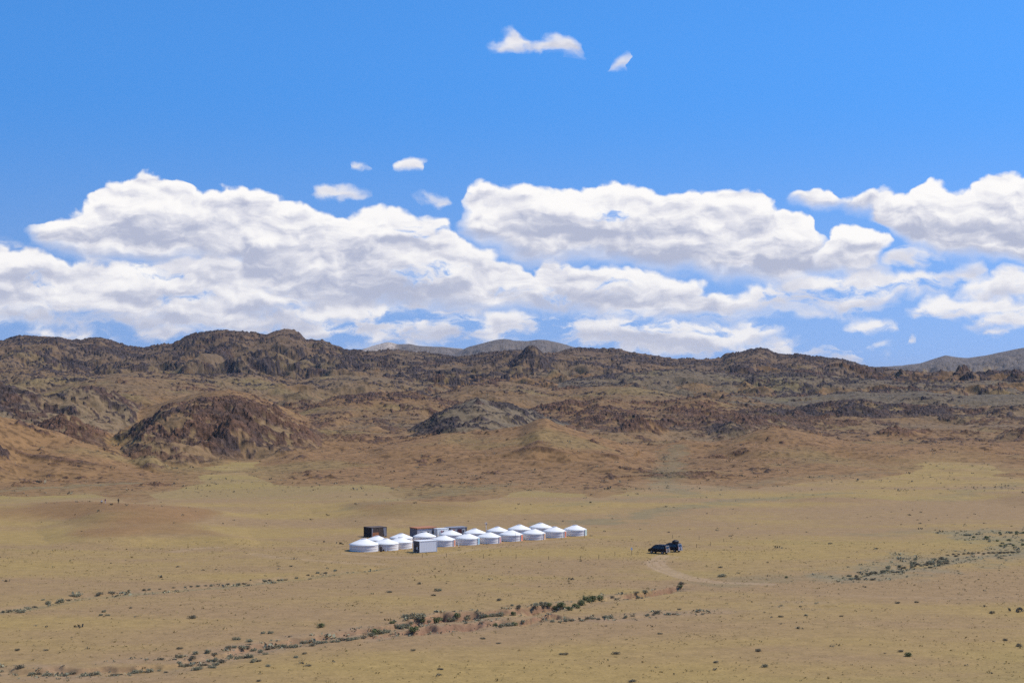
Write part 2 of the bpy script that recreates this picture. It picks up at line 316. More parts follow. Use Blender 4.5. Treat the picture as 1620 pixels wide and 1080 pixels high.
# ------------------------------------------------------------------ the land
# each rise: its distance, how far it falls towards and away from the camera, its skyline as seen in the
# photograph, how rocky it is, soil (0 olive tan, 1 rust tan, 2 grey), rock (0 dark violet brown, 1 rust brown)
HILLS = [
 # low swells of the plain
 dict(d=478, wf=62, wb=70, pts=[(-200,812),(0,811),(40,807),(90,800),(130,796),(165,795),(200,797),(260,802),(330,808),(420,818)], rk=-1, soil=.9, rock=1, amp=.15, wv=6),
 dict(d=424, wf=55, wb=60, pts=[(60,852),(130,842),(210,835),(280,835),(340,842),(400,852)], rk=-1, soil=1.0, rock=1, amp=.1, wv=4),
 dict(d=505, wf=62, wb=60, pts=[(440,815),(500,804),(560,798),(650,798),(800,801),(900,806),(960,812),(1050,822)], rk=-1, soil=.85, rock=1, amp=.15, wv=6),
 dict(d=560, wf=55, wb=60, pts=[(1080,796),(1180,790),(1300,787),(1450,788),(1620,782),(1900,780)], rk=-1, soil=.55, rock=1, amp=.15, wv=8),
 # foothills
 dict(d=735, wf=125, wb=120, pts=[(-400,610),(-150,630),(-50,646),(0,656),(30,662),(60,671),(100,685),(130,699),(170,714),(200,727),(250,741),(300,752)], rk=.30, soil=1, rock=.7, amp=0.3, wv=14, strat=1),
 dict(d=870, wf=150, wb=130, pts=[(140,738),(165,725),(190,716),(225,690),(247,650),(258,641),(275,640),(300,637),(318,634),(333,630),(350,633),(370,629),(400,634),(420,643),(450,660),(475,675),(500,697),(530,717),(560,732)], rk=0.74, soil=.6, rock=.6, amp=1.5, wv=16),
 dict(d=905, wf=90, wb=90, pts=[(30,695),(70,664),(90,655),(105,652),(130,665),(150,682),(175,700),(200,716)], rk=0.72, soil=.5, rock=.8, amp=1.0, wv=12),
 dict(d=835, wf=200, wb=130, pts=[(510,742),(540,731),(560,726),(607,706),(650,696),(700,684),(753,684),(790,677),(823,672),(847,660),(863,658),(880,667),(923,681),(967,693),(1017,712),(1053,726),(1100,738)], rk=.20, soil=1, rock=1, amp=0.28, wv=20, strat=1),
 dict(d=900, wf=190, wb=110, pts=[(1050,728),(1090,714),(1120,703),(1150,697),(1190,682),(1220,676),(1270,684),(1310,693),(1350,702),(1420,715),(1500,721),(1620,726),(1900,726)], rk=.22, soil=1, rock=1, amp=0.28, wv=16, strat=1),
 dict(d=985, wf=48, wb=90, pts=[(935,702),(963,687),(987,673),(1013,664),(1040,670),(1060,680),(1085,692),(1110,704)], rk=0.74, soil=.8, rock=.7, amp=1.0, wv=10),
 dict(d=990, wf=52, wb=90, pts=[(1060,708),(1087,697),(1113,682),(1157,671),(1173,677),(1190,687),(1220,698)], rk=0.76, soil=.5, rock=.3, amp=1.0, wv=12),
 dict(d=985, wf=45, wb=80, pts=[(1350,712),(1380,697),(1400,682),(1417,675),(1433,681),(1450,685),(1467,685),(1490,697),(1520,708)], rk=0.72, soil=.9, rock=1, amp=1.0, wv=10),
 dict(d=940, wf=55, wb=80, pts=[(1520,716),(1560,703),(1580,690),(1600,682),(1620,682),(1680,688),(1800,680)], rk=0.68, soil=.7, rock=.8, amp=.9, wv=10),
 dict(d=1030, wf=190, wb=120, pts=[(600,712),(623,700),(650,683),(673,667),(700,650),(727,637),(753,628),(773,633),(800,640),(827,647),(860,662),(900,676)], rk=.42, soil=1.25, rock=0.05, amp=0.8, wv=18, left=1),
 # middle hills
 dict(d=1090, wf=120, wb=120, pts=[(-400,600),(-100,606),(0,603),(30,606),(50,615),(70,632),(90,624),(110,613),(150,609),(185,620),(215,640),(250,662)], rk=.52, soil=.3, rock=.35, amp=1.2, wv=20),
 dict(d=1120, wf=230, wb=120, pts=[(240,640),(300,625),(330,619),(365,617),(400,623),(430,637),(460,650),(500,668)], rk=.16, soil=.8, rock=.8, amp=0.4, wv=20),
 dict(d=1130, wf=75, wb=120, pts=[(1420,700),(1477,683),(1507,670),(1530,661),(1563,657),(1593,659),(1620,662),(1700,652),(1900,650)], rk=0.70, soil=.45, rock=.3, amp=1.2, wv=18),
 dict(d=1170, wf=62, wb=110, pts=[(1260,676),(1300,663),(1327,649),(1350,643),(1373,647),(1403,659),(1440,669),(1480,680)], rk=0.74, soil=.45, rock=.25, amp=1.2, wv=14),
 dict(d=1160, wf=58, wb=100, pts=[(1195,680),(1230,664),(1247,655),(1262,648),(1280,653),(1300,667),(1330,680)], rk=0.70, soil=.55, rock=.4, amp=1.1, wv=12),
 dict(d=1250, wf=330, wb=140, pts=[(430,666),(470,650),(500,640),(520,632),(545,627),(600,622),(650,621),(690,628),(715,635),(760,648),(800,656)], rk=0.52, soil=.7, rock=.6, amp=0.6, wv=24),
 dict(d=1270, wf=240, wb=130, pts=[(800,655),(840,648),(870,640),(905,632),(925,637),(938,632),(950,628),(968,632),(1000,637),(1040,642),(1065,634),(1085,631),(1110,627),(1145,637),(1190,652),(1240,664)], rk=0.60, soil=.7, rock=.8, amp=0.8, wv=20),
 dict(d=1360, wf=300, wb=140, pts=[(100,612),(140,601),(165,598),(190,595),(235,597),(290,602),(330,610),(380,618),(430,630)], rk=.20, soil=.6, rock=.5, amp=0.5, wv=24),
 dict(d=1420, wf=300, wb=140, pts=[(640,640),(680,628),(720,616),(760,606),(800,604),(850,612),(900,616),(950,610),(1000,612),(1060,622),(1100,630)], rk=.28, soil=.6, rock=.5, amp=0.7, wv=24),
 dict(d=1420, wf=300, wb=140, pts=[(1100,640),(1160,626),(1230,630),(1300,624),(1350,618),(1400,622),(1460,618),(1520,626),(1620,622),(1800,615)], rk=.22, soil=1.3, rock=.3, amp=0.7, wv=24),
 dict(d=1600, wf=330, wb=160, pts=[(-300,590),(-50,586),(30,580),(90,588),(160,592),(240,588),(320,594),(400,592),(470,600),(560,592),(640,598),(700,608)], rk=.40, soil=.5, rock=.2, amp=1.0, wv=30),
 dict(d=1700, wf=330, wb=170, pts=[(880,606),(940,596),(1010,588),(1090,584),(1180,592),(1260,588),(1330,596),(1400,600),(1480,606),(1560,602),(1620,606),(1800,600)], rk=.46, soil=1.2, rock=.15, amp=1.0, wv=30),
 dict(d=1075, wf=110, wb=90, pts=[(860,676),(900,668),(940,660),(985,654),(1040,659),(1090,666),(1130,661),(1180,658),(1230,664),(1290,672)], rk=.66, soil=.6, rock=.6, amp=.9, wv=12),
 dict(d=1060, wf=120, wb=90, pts=[(1500,690),(1540,680),(1590,674),(1640,668),(1750,660)], rk=.6, soil=.7, rock=.6, amp=.9, wv=12),
 dict(d=1215, wf=120, wb=90, pts=[(1130,660),(1180,650),(1230,644),(1290,638),(1340,634),(1390,638),(1450,644),(1520,648),(1580,644),(1640,640),(1800,636)], rk=.64, soil=.5, rock=.35, amp=1.0, wv=16),
 # the rock pyramid and the main ridge
 dict(d=1950, wf=130, wb=120, pts=[(780,598),(796,588),(806,574),(815,567),(824,560),(833,550),(840,546),(847,547),(856,556),(866,566),(878,576),(892,588),(910,602)], rk=.82, soil=.5, rock=.1, amp=1.2, wv=8),
 dict(d=2020, wf=110, wb=100, pts=[(855,596),(868,580),(878,572),(890,574),(902,584),(915,598)], rk=.80, soil=.5, rock=.05, amp=1.2, wv=8),
 dict(d=1980, wf=120, wb=120, pts=[(1420,602),(1445,588),(1458,586),(1472,588),(1490,597),(1520,601),(1550,606)], rk=.62, soil=.6, rock=.2, amp=1.5, wv=10),
 dict(d=2000, wf=140, wb=120, pts=[(1555,604),(1575,594),(1595,590),(1620,590),(1700,586),(1900,580)], rk=.70, soil=.5, rock=.1, amp=1.5, wv=10),
 dict(d=2250, wf=520, wb=260, pts=[(-500,548),(-100,545),(0,540),(15,534),(30,530),(60,531),(95,532),(105,536),(125,537),(160,534),(185,542),(200,547),(225,550),(245,546),(275,545),(290,537),(310,528),(350,521),(380,523),(410,528),(420,529),(435,523),(455,519),(473,523),(484,537),(510,538),(530,546),(550,553),(575,555),(600,555),(625,552),(650,556),(690,561),(720,566),(750,562),(780,554),(820,552),(850,556),(880,555),(900,551),(920,551),(955,555),(975,553),(990,557),(1010,559),(1040,562),(1080,566),(1100,565),(1120,566),(1143,567),(1150,559),(1180,556),(1190,552),(1203,550),(1215,553),(1225,560),(1245,562),(1265,560),(1285,565),(1310,568),(1320,567),(1345,571),(1365,579),(1400,584),(1450,588),(1520,596),(1620,600),(1900,598)], rk=.54, soil=.45, rock=.12, amp=1.7, wv=40),
 # far mountains
 dict(d=5200, wf=900, wb=600, pts=[(1300,590),(1380,580),(1430,577),(1460,573),(1480,566),(1495,561),(1510,564),(1530,566),(1560,562),(1590,556),(1620,550),(1680,543),(1800,540),(2100,545)], rk=.1, soil=1.9, rock=.2, amp=5, wv=60),
 dict(d=6200, wf=900, wb=600, pts=[(520,566),(570,553),(590,546),(604,543),(615,540),(630,544),(645,543),(665,546),(700,548),(731,551),(760,560)], rk=.25, soil=2.6, rock=.1, amp=5, wv=60),
 dict(d=5600, wf=900, wb=600, pts=[(660,572),(720,560),(740,549),(770,541),(785,537),(800,536),(815,539),(835,540),(850,537),(865,538),(880,541),(900,546),(930,552),(1000,562),(1080,572)], rk=.05, soil=2.2, rock=.2, amp=5, wv=60),
]
BASE_Y = [0, 580, 680, 750, 850, 1000, 1250, 1500, 1800, 2200, 3200, 6000, 14000, 40000]
BASE_Z = [0, 0, 0.9, 2.0, 3.8, 6.4, 11.5, 18, 27, 36, 44, 60, 80, 60]

def zpx(py, d):                     # height of a point seen at photo row py, d metres ahead
    s = (540.0 - np.asarray(py, dtype=float)) / F_PX
    return CAM_H + d * np.tan(np.arctan(s) + PITCH)

CH1 = [(-300,1064),(20,1063),(140,1064),(260,1057),(330,1044),(420,1026),(520,1010),(600,998),(660,985),(700,977),(760,975),(800,971),(870,962),(940,950),(1000,940),(1055,931),(1080,929),(1110,925)]
CH2 = [(560,1016),(640,1003),(700,997),(790,989),(840,983),(870,976),(930,980),(1000,977),(1060,970),(1150,965),(1220,958),(1300,959),(1340,958)]
CH3 = [(-300,985),(0,968),(60,959),(130,945),(200,939),(300,931),(400,922),(480,912),(560,903),(640,896)]
CH4 = [(1300,918),(1340,912),(1400,904),(1480,893),(1520,886),(1560,878),(1620,873),(1800,868)]
def chan(pts):
    p = np.array(pts, float)
    Yc = CAM_H / np.tan(np.arctan((p[:, 1] - 540) / F_PX) - PITCH)
    return p[:, 0], Yc

def land(X, Y, want=True):
    """height and ground make-up at points (X ahead-right, Y ahead)"""
    X = np.asarray(X, np.float64); Y = np.asarray(Y, np.float64)
    rr = np.hypot(X, Y)
    az = np.arctan2(X, Y)
    azc = np.clip(az, -R(30), R(30))
    px = 810 + F_PX * np.tan(azc)
    D = np.where(np.abs(az) < R(30), Y, rr * math.cos(R(30)))
    infan = 1 - sst(np.abs(az), R(24), R(29))
    base = np.interp(D, BASE_Y, BASE_Z)
    z = base.copy()
    z += fbm(X, Y, 170, 3, 40) * 0.9 * sst(D, 150, 330)
    z += fbm(X, Y, 38, 3, 47) * 0.22 * sst(D, 150, 300)
    # the knoll under the camera
    z += 37.3 * np.clip(1 - rr / 165.0, 0, 1) ** 2
    hill_h = np.zeros_like(z); rk = np.full_like(z, -1.0); soil = np.zeros_like(z); rock = np.zeros_like(z); strat = np.zeros_like(z)
    hf = np.zeros_like(z); amp = np.zeros_like(z)
    w1 = fbm(X, Y, 150, 3, 3); w2 = fbm(X, Y, 60, 3, 11); w3 = fbm(X, Y, 45, 3, 15)
    # rolling ground between the foothills
    rollA = np.interp(D, [690, 800, 900, 1000, 1150, 1300, 1450, 1750, 2100, 2600], [0, 2.0, 2.4, 3.6, 6.5, 8.5, 12, 16, 18, 6])
    rn = 0.5 * ridged(X + 40 * w2, Y * 0.8 + 40 * w1, 190, 3, 43) + 0.5 * ridged(X + 22 * w2, Y + 22 * w1, 88, 3, 44, .4)
    rollA = rollA * (1 - .15 * sst(px, 850, 1000) * (1 - sst(D, 1500, 1800)))
    hill_h = rollA * np.clip((rn - 0.36) / 0.46, 0, 1.3) ** 1.3
    off = np.interp(px, [-100, 0, 200, 380, 560, 750, 950, 1120, 1300, 1480, 1620, 1720], [50, 50, 70, -10, 20, 70, 90, -20, 40, -10, -40, -40])
    off = off + 45 * np.sin(px / 83.0) + 30 * np.sin(px / 37.0 + 1.3)
    zone = sst(D + off + 150 * fbm(X * .8, Y, 260, 3, 8) + 60 * w2, 500, 790) * (1 - sst(D, 2900, 3300))
    zr = sst(zone, .35, 1.0)
    rk = -1 + zr * (1.24 + .24 * sst(D, 900, 1010) * (.6 + .4 * sst(px, 700, 950)) - .1 * sst(D, 1350, 1500) + .06 * sst(D, 900, 1100) + .14 * sst(D, 1300, 1800) + .3 * w2); soil = np.where(zone > 0.02, np.clip(np.interp(D, [650, 900, 1050, 1400, 1700], [.97, .95, .55, .45, .75]) + 0.45 * w1, 0, 1.04), 0.0)
    rock = np.where(zone > .3, 0.55 - .35 * sst(D, 1200, 1900) + 0.8 * w2, 0.0); amp = zone * (0.28 + .9 * sst(D, 1200, 1900)); hf = .5 * zone
    for k, h in enumerate(HILLS):
        d, wf, wb = h['d'], h['wf'], h['wb']
        m = (D > d - wf * 2.4 - h['wv'] * 3) & (D < d + wb * 1.8 + h['wv'] * 3)
        if not m.any(): continue
        Dm = D[m]
        s0 = np.clip(np.abs(Dm - d) / np.where(Dm < d, wf, wb), 0, 1.3)
        pxm = px[m] + s0 * (24 * w3[m] + 30 * w2[m]) * F_PX / d
        P = np.array(h['pts'], float)
        gx = np.arange(P[0, 0] - 220, P[-1, 0] + 220, 2.0)
        gy = np.interp(gx, P[:, 0], P[:, 1]) + np.clip(P[0, 0] - gx, 0, None) * 0.24 + np.clip(gx - P[-1, 0], 0, None) * 0.24
        def smooth(y, sig):
            n = int(sig * 1.5) * 2 + 1; kx = np.exp(-0.5 * ((np.arange(n) - n // 2) * 2.0 / sig) ** 2); kx /= kx.sum()
            return np.convolve(np.pad(y, n // 2, mode='edge'), kx, 'valid')
        gs0 = smooth(gy, 3.0); gs1 = smooth(gy, 30.0)
        dr = d + h['wv'] * 1.4 * np.sin(pxm / (30 + 3 * h['wv']) + k * 1.7) + h['wv'] * 0.8 * w1[m]
        sm = sst(s0, 0.05, 0.6)
        py = np.interp(pxm, gx, gs0) * (1 - sm) + np.interp(pxm, gx, gs1) * sm
        py = py + np.clip(gx[0] - pxm, 0, None) * 0.5 + np.clip(pxm - gx[-1], 0, None) * 0.5
        top = zpx(py, dr) - np.interp(dr, BASE_Y, BASE_Z)
        top = np.clip(top, 0, None)
        t = Dm - dr
        wfm = wf * (1 + 0.42 * w1[m] + 0.42 * w2[m] + .45 * w3[m]) * (0.62 + 0.38 * np.clip(top / 22.0, 0, 1.6))
        s = np.where(t < 0, -t / wfm, t / (wb * (1 + .3 * w1[m])))
        s = np.clip(s, 0, 1)
        g = 0.5 * (1 + np.cos(np.pi * s)) 
        ky = 0.62
        g = (1 - ky) * g + ky * (1 - s) ** 1.25
        c = top * g
        cur = hill_h[m]
        win = c > cur
        kk = 2.0
        hill_h[m] = np.maximum(c, cur) + np.clip(kk - np.abs(c - cur), 0, None) ** 2 / (4 * kk) * np.clip(np.minimum(c, cur) / 2.0, 0, 1)
        bl = sst(c - cur, -0.8, 0.9) * sst(c, 0.15, 1.6)
        def put(arr, val): arr[m] = arr[m] * (1 - bl) + val * bl
        put(rk, h['rk'] + (0.35 * np.clip(1 - (pxm - 640) / 110.0, 0, 1) if h.get('left') else 0)); put(soil, h['soil']); put(rock, h['rock']); put(strat, h.get('strat', 0))
        put(hf, np.clip(g, 0, 1)); put(amp, h['amp'])
    z += hill_h
    hm = np.maximum(sst(hill_h, 0.5, 9.0), zone * .55)
    # ground relief of the hills: spurs and gullies
    far = sst(D, 1500, 2300)
    vfar = sst(D, 3300, 5000)
    rid = 0.5 * ridged(X + 25 * w1, Y * .6 + 25 * w2, 58, 2, 21) + 0.3 * ridged(X - .6 * Y + 9 * w2, Y * .4 + .3 * X, 34, 2, 22) + 0.2 * ridged(X * .7 + 6 * w2, Y * 1.1, 15, 3, 26)
    rid = rid * (1 - far) + far * (0.80 * ridged(X + 40 * w1, Y * .6, 140, 2, 24) - .25 + 0.3 * ridged(X - .5 * Y, Y * .5 + .3 * X, 80, 2, 25) + .15 * ridged(X * .7, Y * 1.1, 34, 3, 28))
    z += hm * amp * (1 - .25 * far) * (1 - vfar) * (1 - 0.7 * hf ** 3) * (rid - 0.55) * 11.0
    fan_ = sst(D, 640, 760) * (1 - sst(D, 930, 1080)) * zone
    z += fan_ * 4.5 * (ridged(X + 30 * w1 + .25 * Y, Y * .38, 92, 2, 29, .4) - .62) * (1 - .8 * hf ** 2 * (hill_h > 3))
    z += vfar * hm * amp * (ridged(X, Y * .6, 480, 4, 23, .45) - 0.55) * (1 - .85 * hf ** 2) * 6
    # outcrops
    clus = fbm(X, Y, 110, 3, 31)
    cl2 = fbm(X * .8 + 0.35 * Y, Y * 1.2, 34, 3, 35)
    rgh = ridged(X + 0.5 * Y, Y * 1.3, 26, 5, 37)
    cval = rk - 0.5 + 0.55 * clus + 0.55 * cl2 + 0.60 * (rgh - 0.62) + 0.55 * fbm(X, Y, 11, 3, 39) + 0.30 * pnoise(X / 3.7, Y / 3.7, 38) + 0.12 * (hf - 0.4)
    rockm = sst(cval, 0.05, 0.12) * (rk > -0.5) * np.maximum(sst(hill_h, 1.0, 5.0), .8 * zone) * (1 - vfar)
    cr_s = ridged(X * .75 + 0.3 * Y, Y * 1.25, 13, 3, 51) * (1 - .75 * far) + .75 * far * ridged(X * .7 + 0.25 * Y, Y * 1.3, 40, 3, 53)
    cr_t = ridged(X, Y, 5.5, 3, 57)
    fine = 1 - sst(D, 2600, 3200)
    crag = sst(cval, 0.0, 0.30) * (rk > -0.5) * np.maximum(sst(hill_h, 1.0, 6.0), .6 * zone) * infan * fine
    A = 2.7 + 2.8 * far
    z += crag * A * (0.10 + 0.95 * np.clip(cr_s - 0.25, 0, 1) ** 1.5 + 0.85 * (cr_t - 0.5) * (1 - .55 * far)) * (1 - 0.15 * (hf > 0.95))
    # ledges on the rust coloured foothills
    ph = pnoise((X * .3 + Y) / 14.0, (Y - .2 * X) / 60.0, 61)
    led = strat * sst(ph, 0.18, 0.42) * sst(fbm(X, Y, 55, 2, 63), 0.02, 0.25) * sst(hill_h, 1, 4)
    z += led * 0.9 * (0.6 + 0.8 * cr_t)
    rockm = np.maximum(rockm, led * 0.75)
    # dry stream beds
    dirt = np.zeros_like(z); cutm = np.zeros_like(z); lush = np.zeros_like(z)
    nl = fbm(X, Y, 9, 3, 71); nl2 = fbm(X, Y, 30, 2, 73)
    near = (D > 190) & (D < 480) & (np.abs(az) < R(25))
    for cpts, dep, wn, wf_, wid, cut in ((CH1, 1.0, 9.0, 0.5, 9.0, 1), (CH2, 0.8, 7.0, 0.5, 5.0, 1), (CH3, 0.35, 6.0, 1.6, 4.0, 0), (CH4, 0.3, 7.0, 2.0, 7.0, 0)):
        cx, cy = chan(cpts)
        o = np.argsort(cx)
        t = D - np.interp(px, cx[o], cy[o]) - nl * 3.2 - nl2 * 3.5 - 1.6 * fbm(X, Y, 3.5, 2, 77)
        inx = sst(px, cx.min() - 5, cx.min() + 40) * (1 - sst(px, cx.max() - 60, cx.max() + 5)) * near
        cs = np.interp(px, [0, 560, 640, 670, 740, 770, 815, 835, 880, 900, 970, 995, 1060, 1080, 1180, 1300], [.42, .45, .55, 1, 1, .55, .55, 1, .9, .5, .55, 1, .9, .5, .55, .45])
        dd = np.where(t < 0, sst(t, -wn, -1.0), 1 - sst(t, 0.8, 0.8 + wf_ * (1 + 0.8 * np.clip(nl2 * 3 + .5, 0, 2))))
        var = np.clip(0.72 + nl2 * 2.2, 0.12, 1.35)
        z -= dep * dd * inx * var * (cs if cut else 1)
        bank = sst(t, 0.2, 0.8) * (1 - sst(t, 0.6 + wf_, 2.0 + wf_ * 1.6)) * inx
        if cut: cutm = np.maximum(cutm, bank * sst(var * cs, 0.42, 0.75))
        dirt = np.maximum(dirt, sst(t, -wid * 1.3, -wid * .2) * (1 - sst(t, 1.0, wid * .8 + 3)) * inx * np.clip(0.65 + nl * 1.2, 0, 1))
        if not cut: lush = np.maximum(lush, sst(t, -wid, -1) * (1 - sst(t, 0, wid * .6)) * inx)
    z += cutm * (fbm(X, Y, 2.6, 2, 75)) * 0.9
    if not want: return z
    return z, dict(D=D, px=px, hill=hill_h, rock=rockm, soil=soil, rtype=rock, hf=hf, far=far, vfar=vfar, rid=rid, cr=cr_s, crt=cr_t,
                   dirt=dirt, cut=cutm, lush=lush, w1=w1, w2=w2, clus=clus, rk=rk, infan=infan, zone=zone)

# wheel tracks (photo pixels)
TRACKS = [([(1049,878),(1042,883),(1033,888),(1031,891),(1036,896),(1046,901),(1061,906),(1079,912),(1100,916),(1140,920),(1180,921),(1215,923)], .9),
          ([(1066,880),(1056,883),(1046,886),(1043,888)], .55), ([(1043,888),(1041,892),(1050,899),(1064,904),(1085,911),(1110,915)], .8),
          ([(400,876),(437,882),(490,886),(540,890),(600,892)], .45), ([(280,872),(300,868),(340,866)], .5), ([(1300,940),(1380,942),(1480,944),(1620,942),(1800,938)], .22),
          ([(545,874),(600,880),(660,881),(700,876),(745,868),(800,862),(870,856),(930,852)], .45)]
DRAINS = [([(1068,722),(1058,742),(1050,764),(1066,776),(1110,782)], .8), ([(880,826),(950,826),(1000,818),(1060,806),(1130,797),(1200,790),(1290,783)], .9), ([(1130,800),(1240,786),(1330,780)], .7),
          ([(-100,778),(0,776),(60,772),(130,769),(200,766)], .9), ([(900,800),(1000,790),(1110,776),(1250,760),(1400,752)], .5), ([(560,810),(640,790),(720,778),(800,768)], .5), ([(1380,845),(1480,838),(1560,842),(1700,840)], .5), ([(1150,922),(1250,914),(1330,910)], .6),
          ([(1480,790),(1540,776),(1620,766)], .5)]
PATCHES = [([(1340,914),(1390,906),(1440,897)], 1), ([(1440,893),(1480,886),(1505,884)], 1), ([(1535,846),(1575,853),(1620,866),(1660,876)], 1), ([(1565,845),(1620,842),(1660,840)], .8), ([(1480,884),(1560,878),(1640,874)], .7)]
def track_mask(X, Y, TRACKS=TRACKS, w=1.0):
    out = np.zeros(X.shape)
    for pts, st in TRACKS:
        p = np.array(pts, float)
        Yc = CAM_H / np.tan(np.arctan((p[:, 1] - 540) / F_PX) - PITCH)
        Xc = (p[:, 0] - 810) / F_PX * Yc
        best = np.full(X.shape, 1e9)
        m = (X > Xc.min() - 8) & (X < Xc.max() + 8) & (Y > Yc.min() - 8) & (Y < Yc.max() + 8)
        xs, ys = X[m], Y[m]; b = np.full(xs.shape, 1e9)
        for i in range(len(p) - 1):
            ax, ay, bx, by = Xc[i], Yc[i], Xc[i + 1], Yc[i + 1]
            l2 = (bx - ax) ** 2 + (by - ay) ** 2
            t = np.clip(((xs - ax) * (bx - ax) + (ys - ay) * (by - ay)) / l2, 0, 1)
            b = np.minimum(b, np.hypot(xs - ax - t * (bx - ax), ys - ay - t * (by - ay)))
        v = st * ((1 - sst(b, 1.0, 2.3)) * 0.55 + 0.45 * (1 - sst(np.abs(b - 0.9), 0.2, 0.7))) if w == 1.0 else st * (1 - sst(b + w * 1.3 * fbm(xs, ys, 9, 2, 67), 0, w))
        out[m] = np.maximum(out[m], v)
    return out

def s2l(c):
    c = np.array(c, float) / 255.0
    return np.where(c <= 0.04045, c / 12.92, ((c + 0.055) / 1.055) ** 2.4)

def mix(a, b, t): return a + (b - a) * t[:, None]

def ground_colour(X, Y, z, k):
    """what the surface is made of, as a base colour: dry grass, soils, rock, dirt, and cloud shade on the ridge"""
    n = len(X)
    ones = np.ones(n)
    g_yel, g_brn = np.array((.315, .206, .070)), np.array((.285, .178, .080))
    g_grn = np.array((.255, .190, .062))
    pch = .6 * fbm(X * .55, Y, 60, 4, 81) + .6 * fbm(X * .22 + .1 * Y, Y, 32, 4, 82); pch2 = fbm(X * .6, Y * 1.0, 21, 4, 83); big = fbm(X * .5, Y, 220, 3, 85)
    c = mix(np.tile(g_brn, (n, 1)), np.tile(g_yel, (n, 1)), sst(pch + .7 * big + .3 * pch2 + .04, -0.28, 0.30))
    c = mix(c, np.tile(g_grn, (n, 1)), .4 * sst(fbm(X * .4, Y, 130, 3, 87) + .25 * pch2, 0.10, 0.38))
    # rust soil on swells
    rust = np.array((.268, .147, .060)); olive = np.array((.226, .156, .084)); grey = np.array((.150, .124, .086)); pale = np.array((.55, .44, .34))
    hm = np.clip(np.maximum(sst(k['hill'], 0.5, 3.0), k['zone']) + .5 * (pch2 + pch) * sst(k['zone'], .0, .3) * (1 - sst(k['zone'], .7, 1)), 0, 1)
    plain_r = sst(k['hill'], 0.3, 2.0) * (k['rk'] < 0)
    s = k['soil'] + .26 * fbm(X, Y, 90, 3, 89) + .14 * pch2
    sc = np.where((s < 1)[:, None], mix(np.tile(olive, (n, 1)), np.tile(rust, (n, 1)), sst(s, 0.15, 0.95)), 0)
    sc = np.where(((s >= 1) & (k['soil'] > 1.05))[:, None], mix(np.tile(olive * .95, (n, 1)), np.tile(grey, (n, 1)), sst(s, 1.0, 1.7)), sc)
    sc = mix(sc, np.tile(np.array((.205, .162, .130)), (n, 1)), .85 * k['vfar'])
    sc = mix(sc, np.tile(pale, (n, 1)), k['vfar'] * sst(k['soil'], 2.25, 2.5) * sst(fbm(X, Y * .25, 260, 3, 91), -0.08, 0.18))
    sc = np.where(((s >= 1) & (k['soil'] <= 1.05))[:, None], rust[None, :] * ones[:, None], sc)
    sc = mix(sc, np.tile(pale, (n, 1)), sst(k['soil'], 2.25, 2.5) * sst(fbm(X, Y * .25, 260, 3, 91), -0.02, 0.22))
    sc = sc * (1 - (k['far'] * (1 - k['vfar']))[:, None] * np.array((.20, .22, .10)))  # main ridge soil darkened for cloud shade, and made less yellow
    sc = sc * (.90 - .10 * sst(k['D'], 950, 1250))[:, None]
    gr = sst(fbm(X, Y, 95, 4, 93) + .4 * k['w2'], .08, .42) * (k['soil'] < 1.5)
    sc = mix(sc, np.tile(np.array((.225, .165, .060)), (n, 1)), .45 * gr * (1 - .6 * k['far']))
    c = mix(c, sc, np.maximum(hm * (k['rk'] > -.5), plain_r * .9 * sst(s, .3, .8)))
    # thin stones and low scrub speckle on the hills
    spk = pnoise(X / 2.6, Y / 2.6, 95) + .7 * pnoise(X / 6, Y / 5, 96)
    c = c * (1 - (.42 * hm * sst(spk, .10, .50) * (k['rk'] > -.5))[:, None])
    # rock
    rd, rr_ = np.array((.047, .035, .033)), np.array((.108, .055, .032))
    rt = k['rtype'] + .55 * fbm(X, Y, 45, 3, 97) + .5 * fbm(X, Y, 11, 3, 98)
    rc = mix(np.tile(rd, (n, 1)), np.tile(rr_, (n, 1)), sst(rt, 0.05, 0.95))
    rc = rc * (0.72 + .62 * sst(k['crt'] + .5 * pnoise(X / 3.1, Y / 3.1, 99), .25, 1.0))[:, None]
    c = mix(c, rc, k['rock'] * .93)
    # stream beds and banks, greener strips, tracks
    c = mix(c, np.tile(np.array((.285, .185, .108)), (n, 1)), k['dirt'] * .62)
    c = mix(c, np.tile(np.array((.235, .125, .072)), (n, 1)), k['cut'] * .85)
    c = mix(c, np.tile(np.array((.215, .175, .078)), (n, 1)), k['lush'] * .5)
    tm = track_mask(X, Y)
    dr = track_mask(X, Y, DRAINS, 9.0)
    c = mix(c, np.tile(np.array((.185, .155, .078)), (n, 1)), dr * .6)
    pt = track_mask(X, Y, PATCHES, 16.0)
    c = mix(c, np.tile(np.array((.205, .170, .098)), (n, 1)), pt * .5)
    c = mix(c, np.tile(np.array((.37, .245, .135)), (n, 1)), tm * .85)
    return np.clip(c, 0, 1)

# ------------------------------------------------------------------ build the sheet
def radii(segs):
    r = [3.0]
    for upto, ratio in segs:
        while r[-1] < upto: r.append(r[-1] * (1 + ratio))
    return np.array(r)
FINE = 1.0
RAD = radii([(180, .06), (480, .0022 * FINE), (1450, .0026 * FINE), (2500, .0029 * FINE), (3300, .02), (4300, .02), (7300, .006 * FINE), (14000, .06), (40000, .15)])
fan = np.linspace(-R(21), R(21), int(1640 / FINE))
side = np.concatenate([np.linspace(R(21), R(30), 40)[1:], np.linspace(R(30), R(330), 46)[1:-1], np.linspace(-R(30), -R(21), 40)[:-1] + 2 * np.pi])
AZ = np.concatenate([fan, side])
nA = len(AZ)

